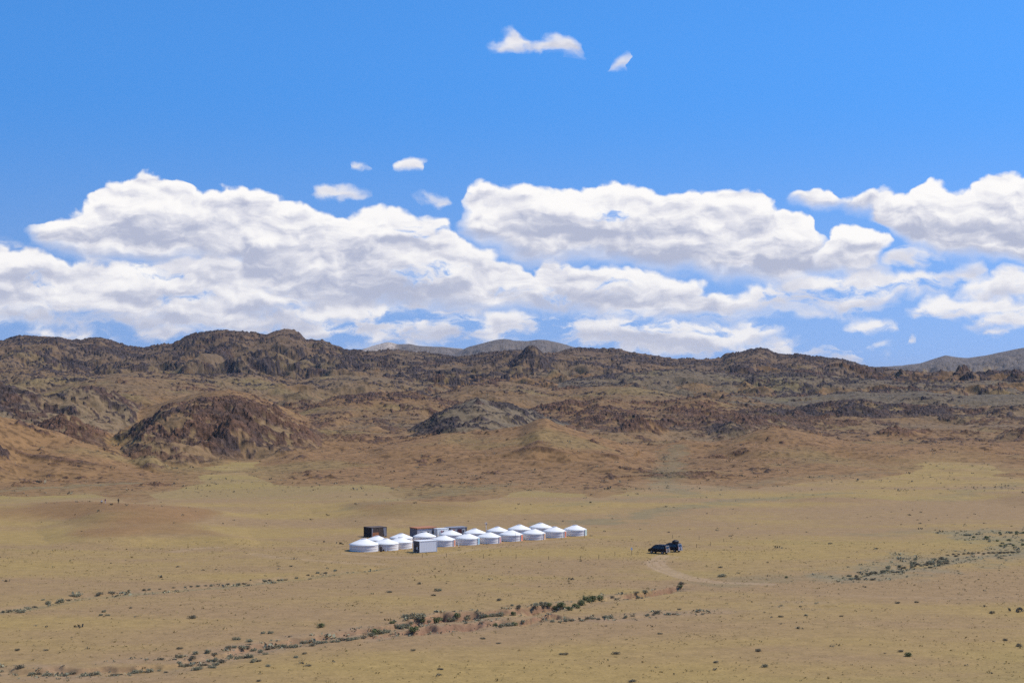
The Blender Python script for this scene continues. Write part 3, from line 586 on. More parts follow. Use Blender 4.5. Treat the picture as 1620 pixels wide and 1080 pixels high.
def node_ground(name, bump_scale, bump_dist):
    mat = bpy.data.materials.new(name)
    mat.use_nodes = True
    t = mat.node_tree; t.nodes.clear(); N = NT(t)
    col = N.new('ShaderNodeAttribute', attribute_name='soil_colour').outputs['Color']
    pos = N.new('ShaderNodeNewGeometry').outputs['Position']
    n1 = N.noise(pos, bump_scale, 6.0, 0.65, dim='3D')
    n2 = N.noise(pos, bump_scale * 6.0, 4.0, 0.7, dim='3D')
    f = N.m('ADD', N.m('MULTIPLY', N.m('SUBTRACT', n1, 0.5), 0.75), N.m('MULTIPLY', N.m('SUBTRACT', n2, 0.5), 0.9))
    fac = N.m('ADD', 1.0, f)
    rk = N.new('ShaderNodeAttribute', attribute_name='soil_colour').outputs['Alpha']
    sp = N.v('MULTIPLY', pos, (.6, .6, 2.4))
    st = N.noise(sp, bump_scale * 2.2, 7.0, 0.72, dim='3D')
    fac = N.m('MULTIPLY', fac, N.m('ADD', 1.0, N.m('MULTIPLY', rk, N.m('MULTIPLY', N.m('SUBTRACT', st, 0.5), 2.7))))
    fac = N.m('MAXIMUM', fac, 0.25)
    c = N.v('SCALE', col, scale=fac)
    b = N.new('ShaderNodeBsdfPrincipled')
    b.inputs['Roughness'].default_value = 0.95
    b.inputs['Specular IOR Level'].default_value = 0.12
    t.links.new(c, b.inputs['Base Color'])
    bm = N.new('ShaderNodeBump'); bm.inputs['Strength'].default_value = 0.5; bm.inputs['Distance'].default_value = bump_dist
    t.links.new(N.mixf(rk, N.m('MULTIPLY', n1, .6), N.m('MULTIPLY', st, 1.2)), bm.inputs['Height']); t.links.new(bm.outputs[0], b.inputs['Normal'])
    o = N.new('ShaderNodeOutputMaterial'); t.links.new(b.outputs[0], o.inputs[0])
    return mat

def sheet(name, r0, r1, mat, close):
    rs = RAD[(RAD >= r0) & (RAD <= r1)]
    nr = len(rs)
    RR, AA = np.meshgrid(rs, AZ, indexing='ij')
    X = (RR * np.sin(AA)).ravel(); Y = (RR * np.cos(AA)).ravel()
    Z = np.empty_like(X); C = np.empty((len(X), 3)); RKV = np.zeros(len(X))
    for a in range(0, len(X), 300000):
        sl = slice(a, a + 300000)
        z, k = land(X[sl], Y[sl]); Z[sl] = z
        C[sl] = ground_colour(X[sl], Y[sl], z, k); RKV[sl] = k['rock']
    me = bpy.data.meshes.new(name)
    nv = len(X)
    extra = 1 if close else 0
    co = np.empty((nv + extra, 3), np.float32); co[:nv, 0] = X; co[:nv, 1] = Y; co[:nv, 2] = Z
    if close: co[nv] = (0, 0, CAM_H - 1.7)
    i = np.arange(nr - 1)[:, None] * nA; j = np.arange(nA)[None, :]; j2 = (j + 1) % nA
    q = np.stack([i + j, i + nA + j, i + nA + j2, i + j2], -1).reshape(-1, 4)[:, ::-1].astype(np.int32)
    q = np.ascontiguousarray(q)
    nq = len(q)
    loops = q.ravel(); starts = np.arange(nq) * 4
    if close:
        tri = np.stack([np.full(nA, nv), np.arange(nA), (np.arange(nA) + 1) % nA], -1)[:, ::-1]
        loops = np.concatenate([loops, tri.ravel()]); starts = np.concatenate([starts, nq * 4 + np.arange(nA) * 3])
    me.vertices.add(nv + extra); me.vertices.foreach_set('co', co.ravel())
    me.loops.add(len(loops)); me.loops.foreach_set('vertex_index', loops.astype(np.int32))
    me.polygons.add(len(starts)); me.polygons.foreach_set('loop_start', starts.astype(np.int32))
    me.update(calc_edges=True)
    at = me.attributes.new('soil_colour', 'FLOAT_COLOR', 'POINT')
    cc = np.ones((nv + extra, 4), np.float32); cc[:nv, :3] = C; cc[:nv, 3] = RKV
    if close: cc[nv, :3] = C[0]
    at.data.foreach_set('color', cc.ravel())
    me.polygons.foreach_set('use_smooth', np.full(len(starts), name != 'hills'))
    me.materials.append(mat)
    o = bpy.data.objects.new(name, me); COL.objects.link(o)
    o['kind'] = 'structure'
    return o

r_split1 = RAD[np.searchsorted(RAD, 640)]; r_split2 = RAD[np.searchsorted(RAD, 3300)]
sheet('ground', 0, r_split1, node_ground('steppe_soil', 0.35, 0.25), True)
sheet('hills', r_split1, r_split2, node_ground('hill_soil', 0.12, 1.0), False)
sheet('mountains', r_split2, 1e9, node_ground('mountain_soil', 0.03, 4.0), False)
# ------------------------------------------------------------------ small builders
random.seed(11)
def mat(name, col, rough=0.7, metal=0.0, spec=0.3, var=0.12, scale=2.0, coat=0.0):
    m = bpy.data.materials.new(name); m.use_nodes = True
    t = m.node_tree; t.nodes.clear(); N = NT(t)
    tc = N.new('ShaderNodeTexCoord').outputs['Object']
    n = N.noise(tc, scale, 4.0, 0.6, dim='3D')
    c = N.v('SCALE', N.mixc(0.0, tuple(col), tuple(col)), scale=N.m('MULTIPLY_ADD', n, 2 * var, 1 - var))
    b = N.new('ShaderNodeBsdfPrincipled')
    t.links.new(c, b.inputs['Base Color'])
    b.inputs['Roughness'].default_value = rough; b.inputs['Metallic'].default_value = metal
    b.inputs['Specular IOR Level'].default_value = spec; b.inputs['Coat Weight'].default_value = coat
    o = N.new('ShaderNodeOutputMaterial'); t.links.new(b.outputs[0], o.inputs[0])
    return m

def obj(name, bm, m, parent=None, loc=None, rotz=0.0, smooth=False):
    me = bpy.data.meshes.new(name)
    if isinstance(bm, bmesh.types.BMesh):
        bmesh.ops.recalc_face_normals(bm, faces=bm.faces[:])
        bm.to_mesh(me); bm.free()
    else: me = bm
    for x in (m if isinstance(m, (list, tuple)) else [m]):
        if len(me.materials) < (len(m) if isinstance(m, (list, tuple)) else 1): me.materials.append(x)
    if smooth: me.polygons.foreach_set('use_smooth', [True] * len(me.polygons))
    o = bpy.data.objects.new(name, me); COL.objects.link(o)
    if parent: o.parent = parent
    if loc is not None: o.location = loc
    o.rotation_euler.z = rotz
    return o

def thing(name, label, cat, loc, rotz=0.0, group=None):
    o = bpy.data.objects.new(name, None); COL.objects.link(o)
    o.empty_display_size = 0.5
    o.location = loc; o.rotation_euler = (0, 0, rotz); o['label'] = label; o['category'] = cat
    if group: o['group'] = group
    return o

def tag(o, label, cat, group=None):
    o['label'] = label; o['category'] = cat
    if group: o['group'] = group
    return o

def box(bm, c, s, rot=None, bevel=0.0):
    r = bmesh.ops.create_cube(bm, size=1.0)
    M = Matrix.Translation(c) @ (rot.to_4x4() if rot else Matrix.Identity(4)) @ Matrix.Diagonal((s[0], s[1], s[2], 1))
    bmesh.ops.transform(bm, matrix=M, verts=r['verts'])
    if bevel:
        es = list({e for v in r['verts'] for e in v.link_edges})
        bmesh.ops.bevel(bm, geom=es, offset=bevel, segments=2, affect='EDGES', profile=0.6)

def tube(bm, a, b, r0, r1=None, n=10):
    a, b = Vector(a), Vector(b); d = b - a
    r = bmesh.ops.create_cone(bm, cap_ends=True, segments=n, radius1=r0, radius2=r0 if r1 is None else r1, depth=d.length)
    M = Matrix.Translation((a + b) / 2) @ d.to_track_quat('Z', 'Y').to_matrix().to_4x4()
    bmesh.ops.transform(bm, matrix=M, verts=r['verts'])

def lathe(bm, prof, n=40, cap=True, a0=0.0, a1=2 * math.pi):
    full = abs(a1 - a0 - 2 * math.pi) < 1e-6
    rings = []
    cnt = n if full else n + 1
    for r, z in prof:
        rings.append([bm.verts.new((r * math.cos(a0 + (a1 - a0) * i / n), r * math.sin(a0 + (a1 - a0) * i / n), z)) for i in range(cnt)])
    for k in range(len(rings) - 1):
        for i in range(cnt if full else n):
            j = (i + 1) % cnt
            bm.faces.new((rings[k][i], rings[k][j], rings[k + 1][j], rings[k + 1][i]))
    if cap and full:
        bm.faces.new(rings[0][::-1]); bm.faces.new(rings[-1])

def on_ground(pts):
    """photo pixels -> points where their view rays meet the land"""
    P = np.array(pts, float)
    out = np.zeros((len(P), 3))
    dist = np.concatenate([np.arange(190, 620, 0.5), np.arange(620, 1300, 2.0)])
    for i, (px, py) in enumerate(P):
        d = px_dir(px, py); d = d / d[1]
        X = d[0] * dist; Y = dist; Zr = CAM_H + d[2] * dist
        g = land(X, Y, False)
        k = np.argmax(Zr < g)
        out[i] = (X[k], Y[k], g[k])
    return out
def ground_z(x, y): return float(land(np.array([x]), np.array([y]), False)[0])

M_FELT = mat('white_canvas', (.82, .785, .72), .85, var=.05, scale=1.2)
M_BAND = mat('grey_rope_band', (.46, .44, .45), .9)
M_PINK = mat('pink_rope_band', (.62, .47, .46), .9)
M_HOOP = mat('wooden_crown', (.42, .22, .12), .7)
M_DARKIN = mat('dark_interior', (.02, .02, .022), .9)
M_STEEL = mat('grey_steel', (.30, .30, .31), .5, .6)
M_WHITEP = mat('white_painted_steel', (.74, .74, .75), .5, var=.05)
M_GREYP = mat('grey_painted_steel', (.26, .25, .26), .6)
M_SHADED_END = mat('shaded_end_panel', (.045, .045, .058), .6)  # shade of the cabin's left end, put into its colour
M_BROWNW = mat('weathered_brown_timber', (.12, .085, .065), .9, var=.35, scale=3)
M_RUSTP = mat('rust_orange_board', (.42, .17, .075), .8)
M_MAROON = mat('maroon_door_paint', (.085, .02, .022), .6)
M_CREAM = mat('cream_sheet', (.72, .70, .66), .7)
M_GLASS = mat('dark_window_glass', (.015, .018, .022), .08, spec=.6)
M_RED = mat('red_sign_paint', (.30, .045, .05), .6)
M_POST = mat('dark_fence_wood', (.075, .055, .04), .9, var=.3)

# ------------------------------------------------------------------ the gers
def ger_bits(R0):
    """meshes shared by the gers of one size: wall, roof, crown, bands, hem"""
    wh = 1.50; rt = 2.50 * (R0 / 2.8) ** .5
    bm = bmesh.new(); prof = [(R0 * 1.0, 0.0), (R0 * 1.008, 0.5), (R0 * 1.004, 1.0), (R0 * .992, wh)]
    lathe(bm, prof, 56, False); wall = bm
    bm = bmesh.new()
    n = 56; rings = []
    for k, (f, s) in enumerate([(1.035, -0.10), (1.025, 0.015), (.80, .27), (.52, .58), (.30, .84), (.185, .97)]):
        ring = []
        for i in range(n):
            a = 2 * math.pi * i / n
            sag = -0.02 * (1 - abs(math.sin(a * 14))) if 1 < k < 5 else 0
            hem = 0.02 * math.sin(a * 9) if k == 0 else 0
            ring.append(bm.verts.new((R0 * f * math.cos(a), R0 * f * math.sin(a), wh + s * (rt - wh) * (1 if s > 0 else 1.0) + sag + hem)))
        rings.append(ring)
    for k in range(len(rings) - 1):
        for i in range(n):
            j = (i + 1) % n
            bm.faces.new((rings[k][i], rings[k][j], rings[k + 1][j], rings[k + 1][i]))
    roof = bm
    bm = bmesh.new()
    lathe(bm, [(R0 * .20, rt - .07), (R0 * .20, rt + .05), (R0 * .165, rt + .07), (R0 * .06, rt + .09)], 28, True); crown = bm
    bm = bmesh.new()
    for z in (0.52, 1.02):
        lathe(bm, [(R0 * 1.008 + .002, z - .05), (R0 * 1.008 + .02, z - .03), (R0 * 1.008 + .02, z + .03), (R0 * 1.008 + .002, z + .05)], 56, False)
    bands = bm
    bm = bmesh.new(); lathe(bm, [(R0 * 1.03, -0.25), (R0 * 1.02, .10), (R0 * 1.004, .13)], 56, False); hem = bm
    def fin(b, nm, m, sm=True):
        me = bpy.data.meshes.new(nm); bmesh.ops.recalc_face_normals(b, faces=b.faces[:]); b.to_mesh(me); b.free()
        me.materials.append(m); me.polygons.foreach_set('use_smooth', [sm] * len(me.polygons)); return me
    return [fin(wall, 'wall', M_FELT), fin(roof, 'roof', M_FELT), fin(crown, 'roof_crown', M_BAND), fin(bands, 'rope_band', M_PINK), fin(hem, 'hem', M_BAND)]
GER_MESH = {}
def make_ger(px, py, wpx, label, door=None, door_a=66.0):
    Df = on_ground([(px, py)])[0]
    dist = Df[1]
    R0 = 0.5 * wpx * dist / F_PX
    key = round(R0 / .15) * .15
    if key not in GER_MESH: GER_MESH[key] = ger_bits(key)
    y = dist + R0 * .96; x = (px - 810) / F_PX * y
    z = ground_z(x, y)
    t = thing('ger', label, 'ger', (x, y, z), 0, 'white gers of the camp')
    for me in GER_MESH[key]:
        o = bpy.data.objects.new(me.name, me); COL.objects.link(o); o.parent = t
    if door:
        a = math.atan2(-y, -x) + R(door_a)         # turned from the camera side towards the right
        fr = bpy.data.objects.new('door_frame', door_frame_mesh()); COL.objects.link(fr); fr.parent = t
        rr = key * 1.0 + .03
        fr.location = (rr * math.cos(a), rr * math.sin(a), 0); fr.rotation_euler.z = a
        bm = bmesh.new(); box(bm, (.10, 0, .74), (.05, .86, 1.38), bevel=.01)
        for s in (-1, 1): box(bm, (.128, .21 * s, .95), (.02, .30, .62))
        d = obj('door', bm, door, fr)
        bm = bmesh.new(); tube(bm, (.13, .34, .72), (.17, .34, .72), .02); obj('door_handle', bm, M_STEEL, fr)
    return t
_dfm = []
def door_frame_mesh():
    if not _dfm:
        bm = bmesh.new()
        for s in (-1, 1): box(bm, (-.02, .50 * s, .78), (.30, .12, 1.60))
        box(bm, (-.02, 0, 1.52), (.30, .88, .12)); box(bm, (-.02, 0, .03), (.30, .88, .06))
        me = bpy.data.meshes.new('door_frame'); bm.to_mesh(me); bm.free(); me.materials.append(M_CREAM); _dfm.append(me)
    return _dfm[0]
def dm(n, c): return mat(n, c, .6, var=.08)
D_SALMON = dm('salmon_door_paint', (.62, .25, .14)); D_BLUE = dm('pale_blue_door_paint', (.24, .46, .55)); D_ROSE = dm('rose_door_paint', (.60, .30, .27))
D_ORANGE = dm('bright_orange_door_paint', (.80, .16, .03)); D_TAN = dm('tan_orange_door_paint', (.58, .33, .17)); D_RED = dm('orange_red_door_paint', (.62, .17, .09)); D_MINT = dm('pale_mint_door_paint', (.46, .58, .50)); D_BROWN = dm('brown_door_paint', (.14, .085, .05))
make_ger(576.5, 873, 46, 'widest white ger at the near left end of the camp, brown door on its right', D_BROWN, 84)
make_ger(611, 871, 38.5, 'white ger just right of the widest ger, brown crate before its wall', None)
make_ger(634, 868.3, 37, 'white ger left of and partly behind the pale grey cabin')
make_ger(702, 864.6, 36.5, 'white ger right behind the pale grey cabin, with a salmon door', D_SALMON)
make_ger(739.5, 862, 38, 'white ger in the front row with a pale blue door', D_BLUE)
make_ger(773.5, 859.7, 37.5, 'white ger in the front row with a rose pink door', D_ROSE)
make_ger(808, 856.3, 37, 'white ger in the front row with a bright orange door', D_ORANGE)
make_ger(844, 853.8, 36.5, 'white ger in the front row with a tan orange door, left of the red door', D_TAN)
make_ger(877, 850.7, 36.5, 'white ger with an orange red door, second from the right end', D_RED)
make_ger(909.5, 847.7, 35.5, 'white ger at the far right end of the row with a pale mint door', D_MINT)
make_ger(597, 865.0, 34, 'white ger mostly hidden behind the widest ger, only its roof showing')
make_ger(635, 861.5, 36, 'white ger in the back row, roof peeking above the ger left of the cabin')
make_ger(672, 859.2, 35.5, 'white ger behind the pale grey cabin, in front of the long grey container')
make_ger(713, 855.8, 35, 'white ger in the back row right of the white board with red letters')
make_ger(751, 853.0, 35, 'white ger in the back row just left of the white pole')
make_ger(787, 850.0, 35, 'white ger in the back row just right of the white pole')
make_ger(821.5, 847.0, 35, 'white ger in the back row behind the ger with the bright orange door')
make_ger(855, 844.2, 35, 'white ger in the back row farthest right, behind the tan door ger')

# ------------------------------------------------------------------ camp buildings
def frame_at(px, py):
    p = on_ground([(px, py)])[0]
    return p

def ribbed(bm, a, b, h, z0, rib=.3, dep=.006):
    """a corrugated wall from a to b, outward to the right of a->b"""
    a, b = Vector((a[0], a[1], 0)), Vector((b[0], b[1], 0)); d = b - a; L = d.length; u = d / L; nrm = Vector((u.y, -u.x, 0))
    n = max(4, int(L / rib)) ; pts = []
    for i in range(n + 1):
        s = L * i / n
        o = dep if i % 2 else 0
        pts.append(a + u * s - nrm * o)
    lo = [bm.verts.new((p.x, p.y, z0)) for p in pts]; hi = [bm.verts.new((p.x, p.y, z0 + h)) for p in pts]
    for i in range(n): bm.faces.new((lo[i], lo[i + 1], hi[i + 1], hi[i]))

def cabin():
    # pale grey cabin in front: near corner at (664, 874); left end coloured dark as if shaded, long pale face to the right
    c = frame_at(664, 874.6)
    th = R(34); L, Wd, H = 4.55, 2.75, 2.55
    t = thing('cabin', 'pale grey metal cabin with a dark open end, in front of the ger row', 'cabin', (c[0], c[1], c[2]), th)
    z0 = .12
    bm = bmesh.new(); ribbed(bm, (.04, 0), (L - .04, 0), H - z0, z0); ribbed(bm, (L, .04), (L, Wd - .04), H - z0, z0); ribbed(bm, (L - .04, Wd), (.04, Wd), H - z0, z0)
    obj('wall', bm, M_WHITEP, t)
    bm = bmesh.new(); box(bm, (L / 2, Wd / 2, H + .06), (L + .10, Wd + .10, .12), bevel=.02); obj('roof', bm, M_CREAM, t)
    bm = bmesh.new(); box(bm, (L / 2, Wd / 2, .07), (L - .1, Wd - .1, .10)); obj('floor_frame', bm, M_GREYP, t)
    for x, y in ((0.02, .02), (L - .02, .02), (L - .02, Wd - .02), (0.02, Wd - .02)):
        bm = bmesh.new(); box(bm, (x, y, H / 2 + .0), (.13, .13, H - .02)); obj('corner_post', bm, M_WHITEP, t)
    # end wall with a wide opening
    bm = bmesh.new()
    box(bm, (.0, Wd / 2, 2.02), (.06, Wd - .30, 1.0)); box(bm, (.0, .30, .85), (.06, .32, 1.34)); box(bm, (.0, Wd - .42, .85), (.06, .54, 1.34))
    ew = obj('end_wall', bm, M_SHADED_END, t)  # shade on this end is painted in by the dark panel colour
    bm = bmesh.new(); box(bm, (1.6, Wd / 2, 1.3), (.04, Wd - .2, 2.3)); obj('interior_shade_sheet', bm, M_DARKIN, t)  # dark sheet standing in for the shade inside the opening
    bm = bmesh.new(); box(bm, (-.05, 1.05, 1.0), (.05, .42, .62), Matrix.Rotation(.25, 3, 'X'), .02); obj('white_shutter', bm, M_WHITEP, t)
    return t
cabin()

def hut():
    # dark weathered hut behind the left end
    c = frame_at(587.5, 850)
    th = R(34); L, Wd, H = 4.4, 3.8, 2.35
    t = thing('hut', 'dark weathered timber hut with a patched brown side, behind the left gers', 'hut', (c[0], c[1], c[2]), th)
    bm = bmesh.new(); box(bm, (L / 2, .04, H / 2 + .1), (L, .08, H - .2)); box(bm, (L / 2, Wd - .04, H / 2), (L, .08, H)); box(bm, (L - .04, Wd / 2, H / 2), (.08, Wd - .17, H))
    for k in range(9):
        box(bm, (.25 + k * (L - .5) / 8, -.02, H / 2 + .05 * math.sin(k * 2.1)), (.30, .05, H - .25 + .2 * math.sin(k * 1.7)))
    obj('side_wall', bm, M_BROWNW, t)
    bm = bmesh.new(); box(bm, (-.04, Wd / 2, H / 2), (.08, Wd, H)); obj('end_wall', bm, M_DARKIN, t)  # near-black sheet standing in for the shade of an open end
    bm = bmesh.new(); box(bm, (L / 2, Wd / 2, H + .05), (L + .1, Wd + .12, .10)); obj('roof', bm, M_BROWNW, t)
    bm = bmesh.new(); box(bm, (1.15, -.08, .62), (1.75, .06, 1.15), bevel=.01); obj('rust_panel', bm, M_RUSTP, t)
    bm = bmesh.new(); box(bm, (.25, -.07, 1.2), (.34, .06, 2.1)); obj('grey_board', bm, M_GREYP, t)
    bm = bmesh.new(); box(bm, (L - .55, -.09, 1.2), (.8, .05, 2.1), Matrix.Rotation(-.12, 3, 'Y')); obj('grey_board', bm, M_GREYP, t)
hut()

def long_container():
    c = frame_at(660, 853.5)
    th = R(33); L, Wd, H = 5.5, 3.6, 2.55
    t = thing('container', 'long grey container with a rust red roof edge, left of the lettered kiosk', 'container', (c[0], c[1], c[2]), th)
    bm = bmesh.new(); ribbed(bm, (0, 0), (L, 0), H, 0); ribbed(bm, (L, 0), (L, Wd), H, 0); ribbed(bm, (L, Wd), (0, Wd), H, 0); obj('wall', bm, mat('light_grey_panel', (.42, .41, .43), .6), t)
    bm = bmesh.new(); box(bm, (0, Wd / 2, H / 2), (.08, Wd, H)); obj('end_wall', bm, mat('darker_end_panel', (.16, .155, .18), .7), t)  # end in a darker grey than the long walls
    bm = bmesh.new(); box(bm, (L / 2, Wd / 2, H + .14), (L + .15, Wd + .2, .28)); obj('roof', bm, M_RUSTP, t)
    bm = bmesh.new(); box(bm, (L - .75, -.05, 1.25), (.85, .08, 1.9), bevel=.01); d = obj('door', bm, M_DARKIN, t)
    bm = bmesh.new(); tube(bm, (L - .45, -.10, 1.2), (L - .45, -.16, 1.2), .025); obj('door_handle', bm, M_STEEL, d)
    for x, w in ((1.55, .9), (2.85, .9)):
        bm = bmesh.new(); box(bm, (x, -.02, 1.62), (w + .14, .06, .74)); f = obj('window', bm, M_CREAM, t)
        bm = bmesh.new(); box(bm, (x, -.06, 1.62), (w, .03, .60)); obj('pane', bm, M_GLASS, f)
long_container()

def lettered_board():
    c = frame_at(691.5, 853)
    t = thing('kiosk', 'small white kiosk with dark red letters, between long container and grey shed', 'kiosk', (c[0], c[1], c[2]), R(33))
    L, Wd, H = 3.3, 1.6, 2.55
    bm = bmesh.new(); box(bm, (L / 2, Wd / 2, H / 2), (L, Wd, H), bevel=.02); obj('wall', bm, M_FELT, t)
    bm = bmesh.new(); box(bm, (L / 2, Wd / 2, H + .05), (L + .12, Wd + .12, .09)); obj('roof', bm, M_CREAM, t)
    bm = bmesh.new(); box(bm, (-.03, -.04, H / 2), (.08, .08, H)); obj('corner_trim', bm, M_GREYP, t)
    # the marks on the wall, as they read from afar:  + I I (
    y = -.03; x0 = .85; z = 1.72; h = .85
    def strokes(nm, m, rects):
        bm = bmesh.new()
        for cx, cz, w, hh in rects: box(bm, (cx, y, cz), (w, .03, hh))
        return obj(nm, bm, m, t)
    strokes('letter', M_GREYP, [(x0, z, .07, h * .9), (x0, z, .24, .07)])
    strokes('letter', M_RED, [(x0 + .42, z, .17, h), (x0 + .30, z + .34, .14, .10)])
    strokes('letter', M_RED, [(x0 + .70, z - .02, .10, h * .86)])
    strokes('letter', M_MAROON, [(x0 + .98, z + .26, .28, .24), (x0 + .92, z - .1, .06, .3)])
lettered_board()

def grey_shed():
    c = frame_at(711.5, 850)
    th = R(30); L, Wd, H = 4.9, 2.6, 2.35
    t = thing('shed', 'grey shed with a maroon doorway and rust panel, behind the back row of gers', 'shed', (c[0], c[1], c[2]), th)
    bm = bmesh.new(); box(bm, (L / 2, .05, H / 2), (L - .8, .10, H)); box(bm, (L / 2, Wd, H / 2), (L, .1, H)); box(bm, (L - .05, Wd / 2, H / 2), (.1, Wd - .12, H)); obj('wall', bm, mat('pale_grey_plaster', (.36, .34, .33), .9, var=.25), t)
    bm = bmesh.new(); box(bm, (.05, Wd / 2, H / 2), (.1, Wd - .12, H)); box(bm, (.2, .04, H / 2), (.38, .10, H)); obj('side_wall', bm, M_BROWNW, t)
    bm = bmesh.new(); box(bm, (L / 2, Wd / 2, H + .06), (L + .15, Wd + .15, .12)); obj('roof', bm, M_GREYP, t)
    bm = bmesh.new(); box(bm, (2.78, -.04, 1.02), (1.15, .08, 2.0), bevel=.01); d = obj('door', bm, M_MAROON, t)
    bm = bmesh.new(); tube(bm, (3.2, -.09, 1.0), (3.2, -.15, 1.0), .025); obj('door_handle', bm, M_STEEL, d)
    bm = bmesh.new(); box(bm, (1.05, -.03, 1.45), (.62, .06, 1.1)); obj('rust_panel', bm, M_RUSTP, t)
    bm = bmesh.new(); box(bm, (3.85, -.03, 1.35), (.42, .06, 1.0)); w = obj('window', bm, M_CREAM, t)
    bm = bmesh.new(); box(bm, (3.85, -.07, 1.35), (.32, .03, .86)); obj('pane', bm, M_GLASS, w)
grey_shed()

def pole():
    c = frame_at(769, 846.8)
    t = thing('light_pole', 'tall white pole with a small lamp head, rising between the back row gers', 'light pole', tuple(c))
    bm = bmesh.new(); tube(bm, (0, 0, 0), (0, 0, 3.15), .075, .05, 12); obj('pole', bm, M_WHITEP, t)
    bm = bmesh.new(); box(bm, (-.22, 0, 2.95), (.5, .05, .06)); obj('arm', bm, M_WHITEP, t)
    bm = bmesh.new(); box(bm, (.0, 0, 3.17), (.56, .30, .10), bevel=.03); obj('lamp_head', bm, M_WHITEP, t)
    bm = bmesh.new(); box(bm, (.16, 0, 2.86), (.22, .2, .26), bevel=.02); obj('control_box', bm, M_GREYP, t)
pole()

def crate(px, py, sx, sz, m, label, nm='crate'):
    c = frame_at(px, py)
    bm = bmesh.new()
    box(bm, (0, 0, sz / 2), (sx, sx * .7, sz), bevel=.015)
    for k in range(3): box(bm, (0, -sx * .36, sz * (.2 + .3 * k)), (sx * .96, .03, sz * .2))
    o = obj(nm, bm, m, None, tuple(c), R(14)); tag(o, label, nm.replace('_', ' '))
crate(602.6, 872.4, .55, 1.15, M_BROWNW, 'tall brown wooden crate standing by the wall of the second ger')
crate(606.6, 871.9, .36, .42, mat('dark_brown_box', (.04, .028, .02), .8), 'small dark box on the ground right of the tall brown crate', 'box')

def stake(px, py, hpx, m, label, nm, cat, grp=None, r=.045):
    c = frame_at(px, py)
    h = hpx * c[1] / F_PX
    bm = bmesh.new(); tube(bm, (0, 0, -.2), (0, 0, h), r, r * .8, 8); tube(bm, (0, 0, h), (0, 0, h + .05), r * .8, .005, 8)
    o = obj(nm, bm, m, None, tuple(c)); o.rotation_euler = (random.uniform(-.03, .03), random.uniform(-.03, .03), 0)
    tag(o, label, cat, grp)
M_WP = mat('white_post_paint', (.75, .75, .74), .6)
stake(610.6, 872.0, 5, M_WP, 'short white post beside the small dark box at the second ger', 'marker_post', 'post', r=.09)
stake(725.5, 864.0, 7, M_WP, 'white post between the salmon door and the pale blue door gers', 'marker_post', 'post', r=.10)
for px, py, h, lb in ((815.3, 857.5, 15, 'tall thin dark stake leaning on the ger with the bright orange door'),
                      (856.8, 854.5, 6, 'thin dark stake in front of the tan orange door'),
                      (888.6, 853.0, 6, 'thin dark stake in front of the orange red door'),
                      (924.5, 850.5, 7, 'thin dark stake right of the pale mint door')):
    stake(px, py, h, M_POST, lb, 'stake', 'stake', 'stakes before the ger doors', r=.035)
for px, py, h in ((668, 882, 6), (706.5, 881, 6), (764.6, 883, 7), (816.5, 883.5, 7), (868, 884.5, 5), (918.4, 887.5, 8), (947.3, 884, 7), (972.8, 879.5, 7), (1009.3, 877.5, 5), (1064, 851.3, 6), (1106, 853, 5), (1102, 866, 6), (1124, 863, 6), (1145, 857, 5)):
    lb = ('thin dark fence post on the open grass between the cabin and the round sign' if px < 1000 else 'thin dark fence post close to the parked vans')
    stake(px, py, h, M_POST, lb, 'fence_post', 'fence post', 'fence posts below the camp' if px < 1000 else 'fence posts round the vans', r=.05)

def round_sign():
    c = frame_at(999.3, 878)
    t = thing('sign', 'small round white sign on a dark post left of the vans', 'sign', tuple(c))
    bm = bmesh.new(); tube(bm, (0, 0, -.2), (0, 0, 1.35), .045, .045, 10); obj('post', bm, M_POST, t)
    bm = bmesh.new(); tube(bm, (0, -.05, 1.42), (0, -.085, 1.42), .27, .27, 28); d = obj('sign_disc', bm, M_WP, t); d.scale = (.85, 1, 1.25); d.location.z = -.35
round_sign()

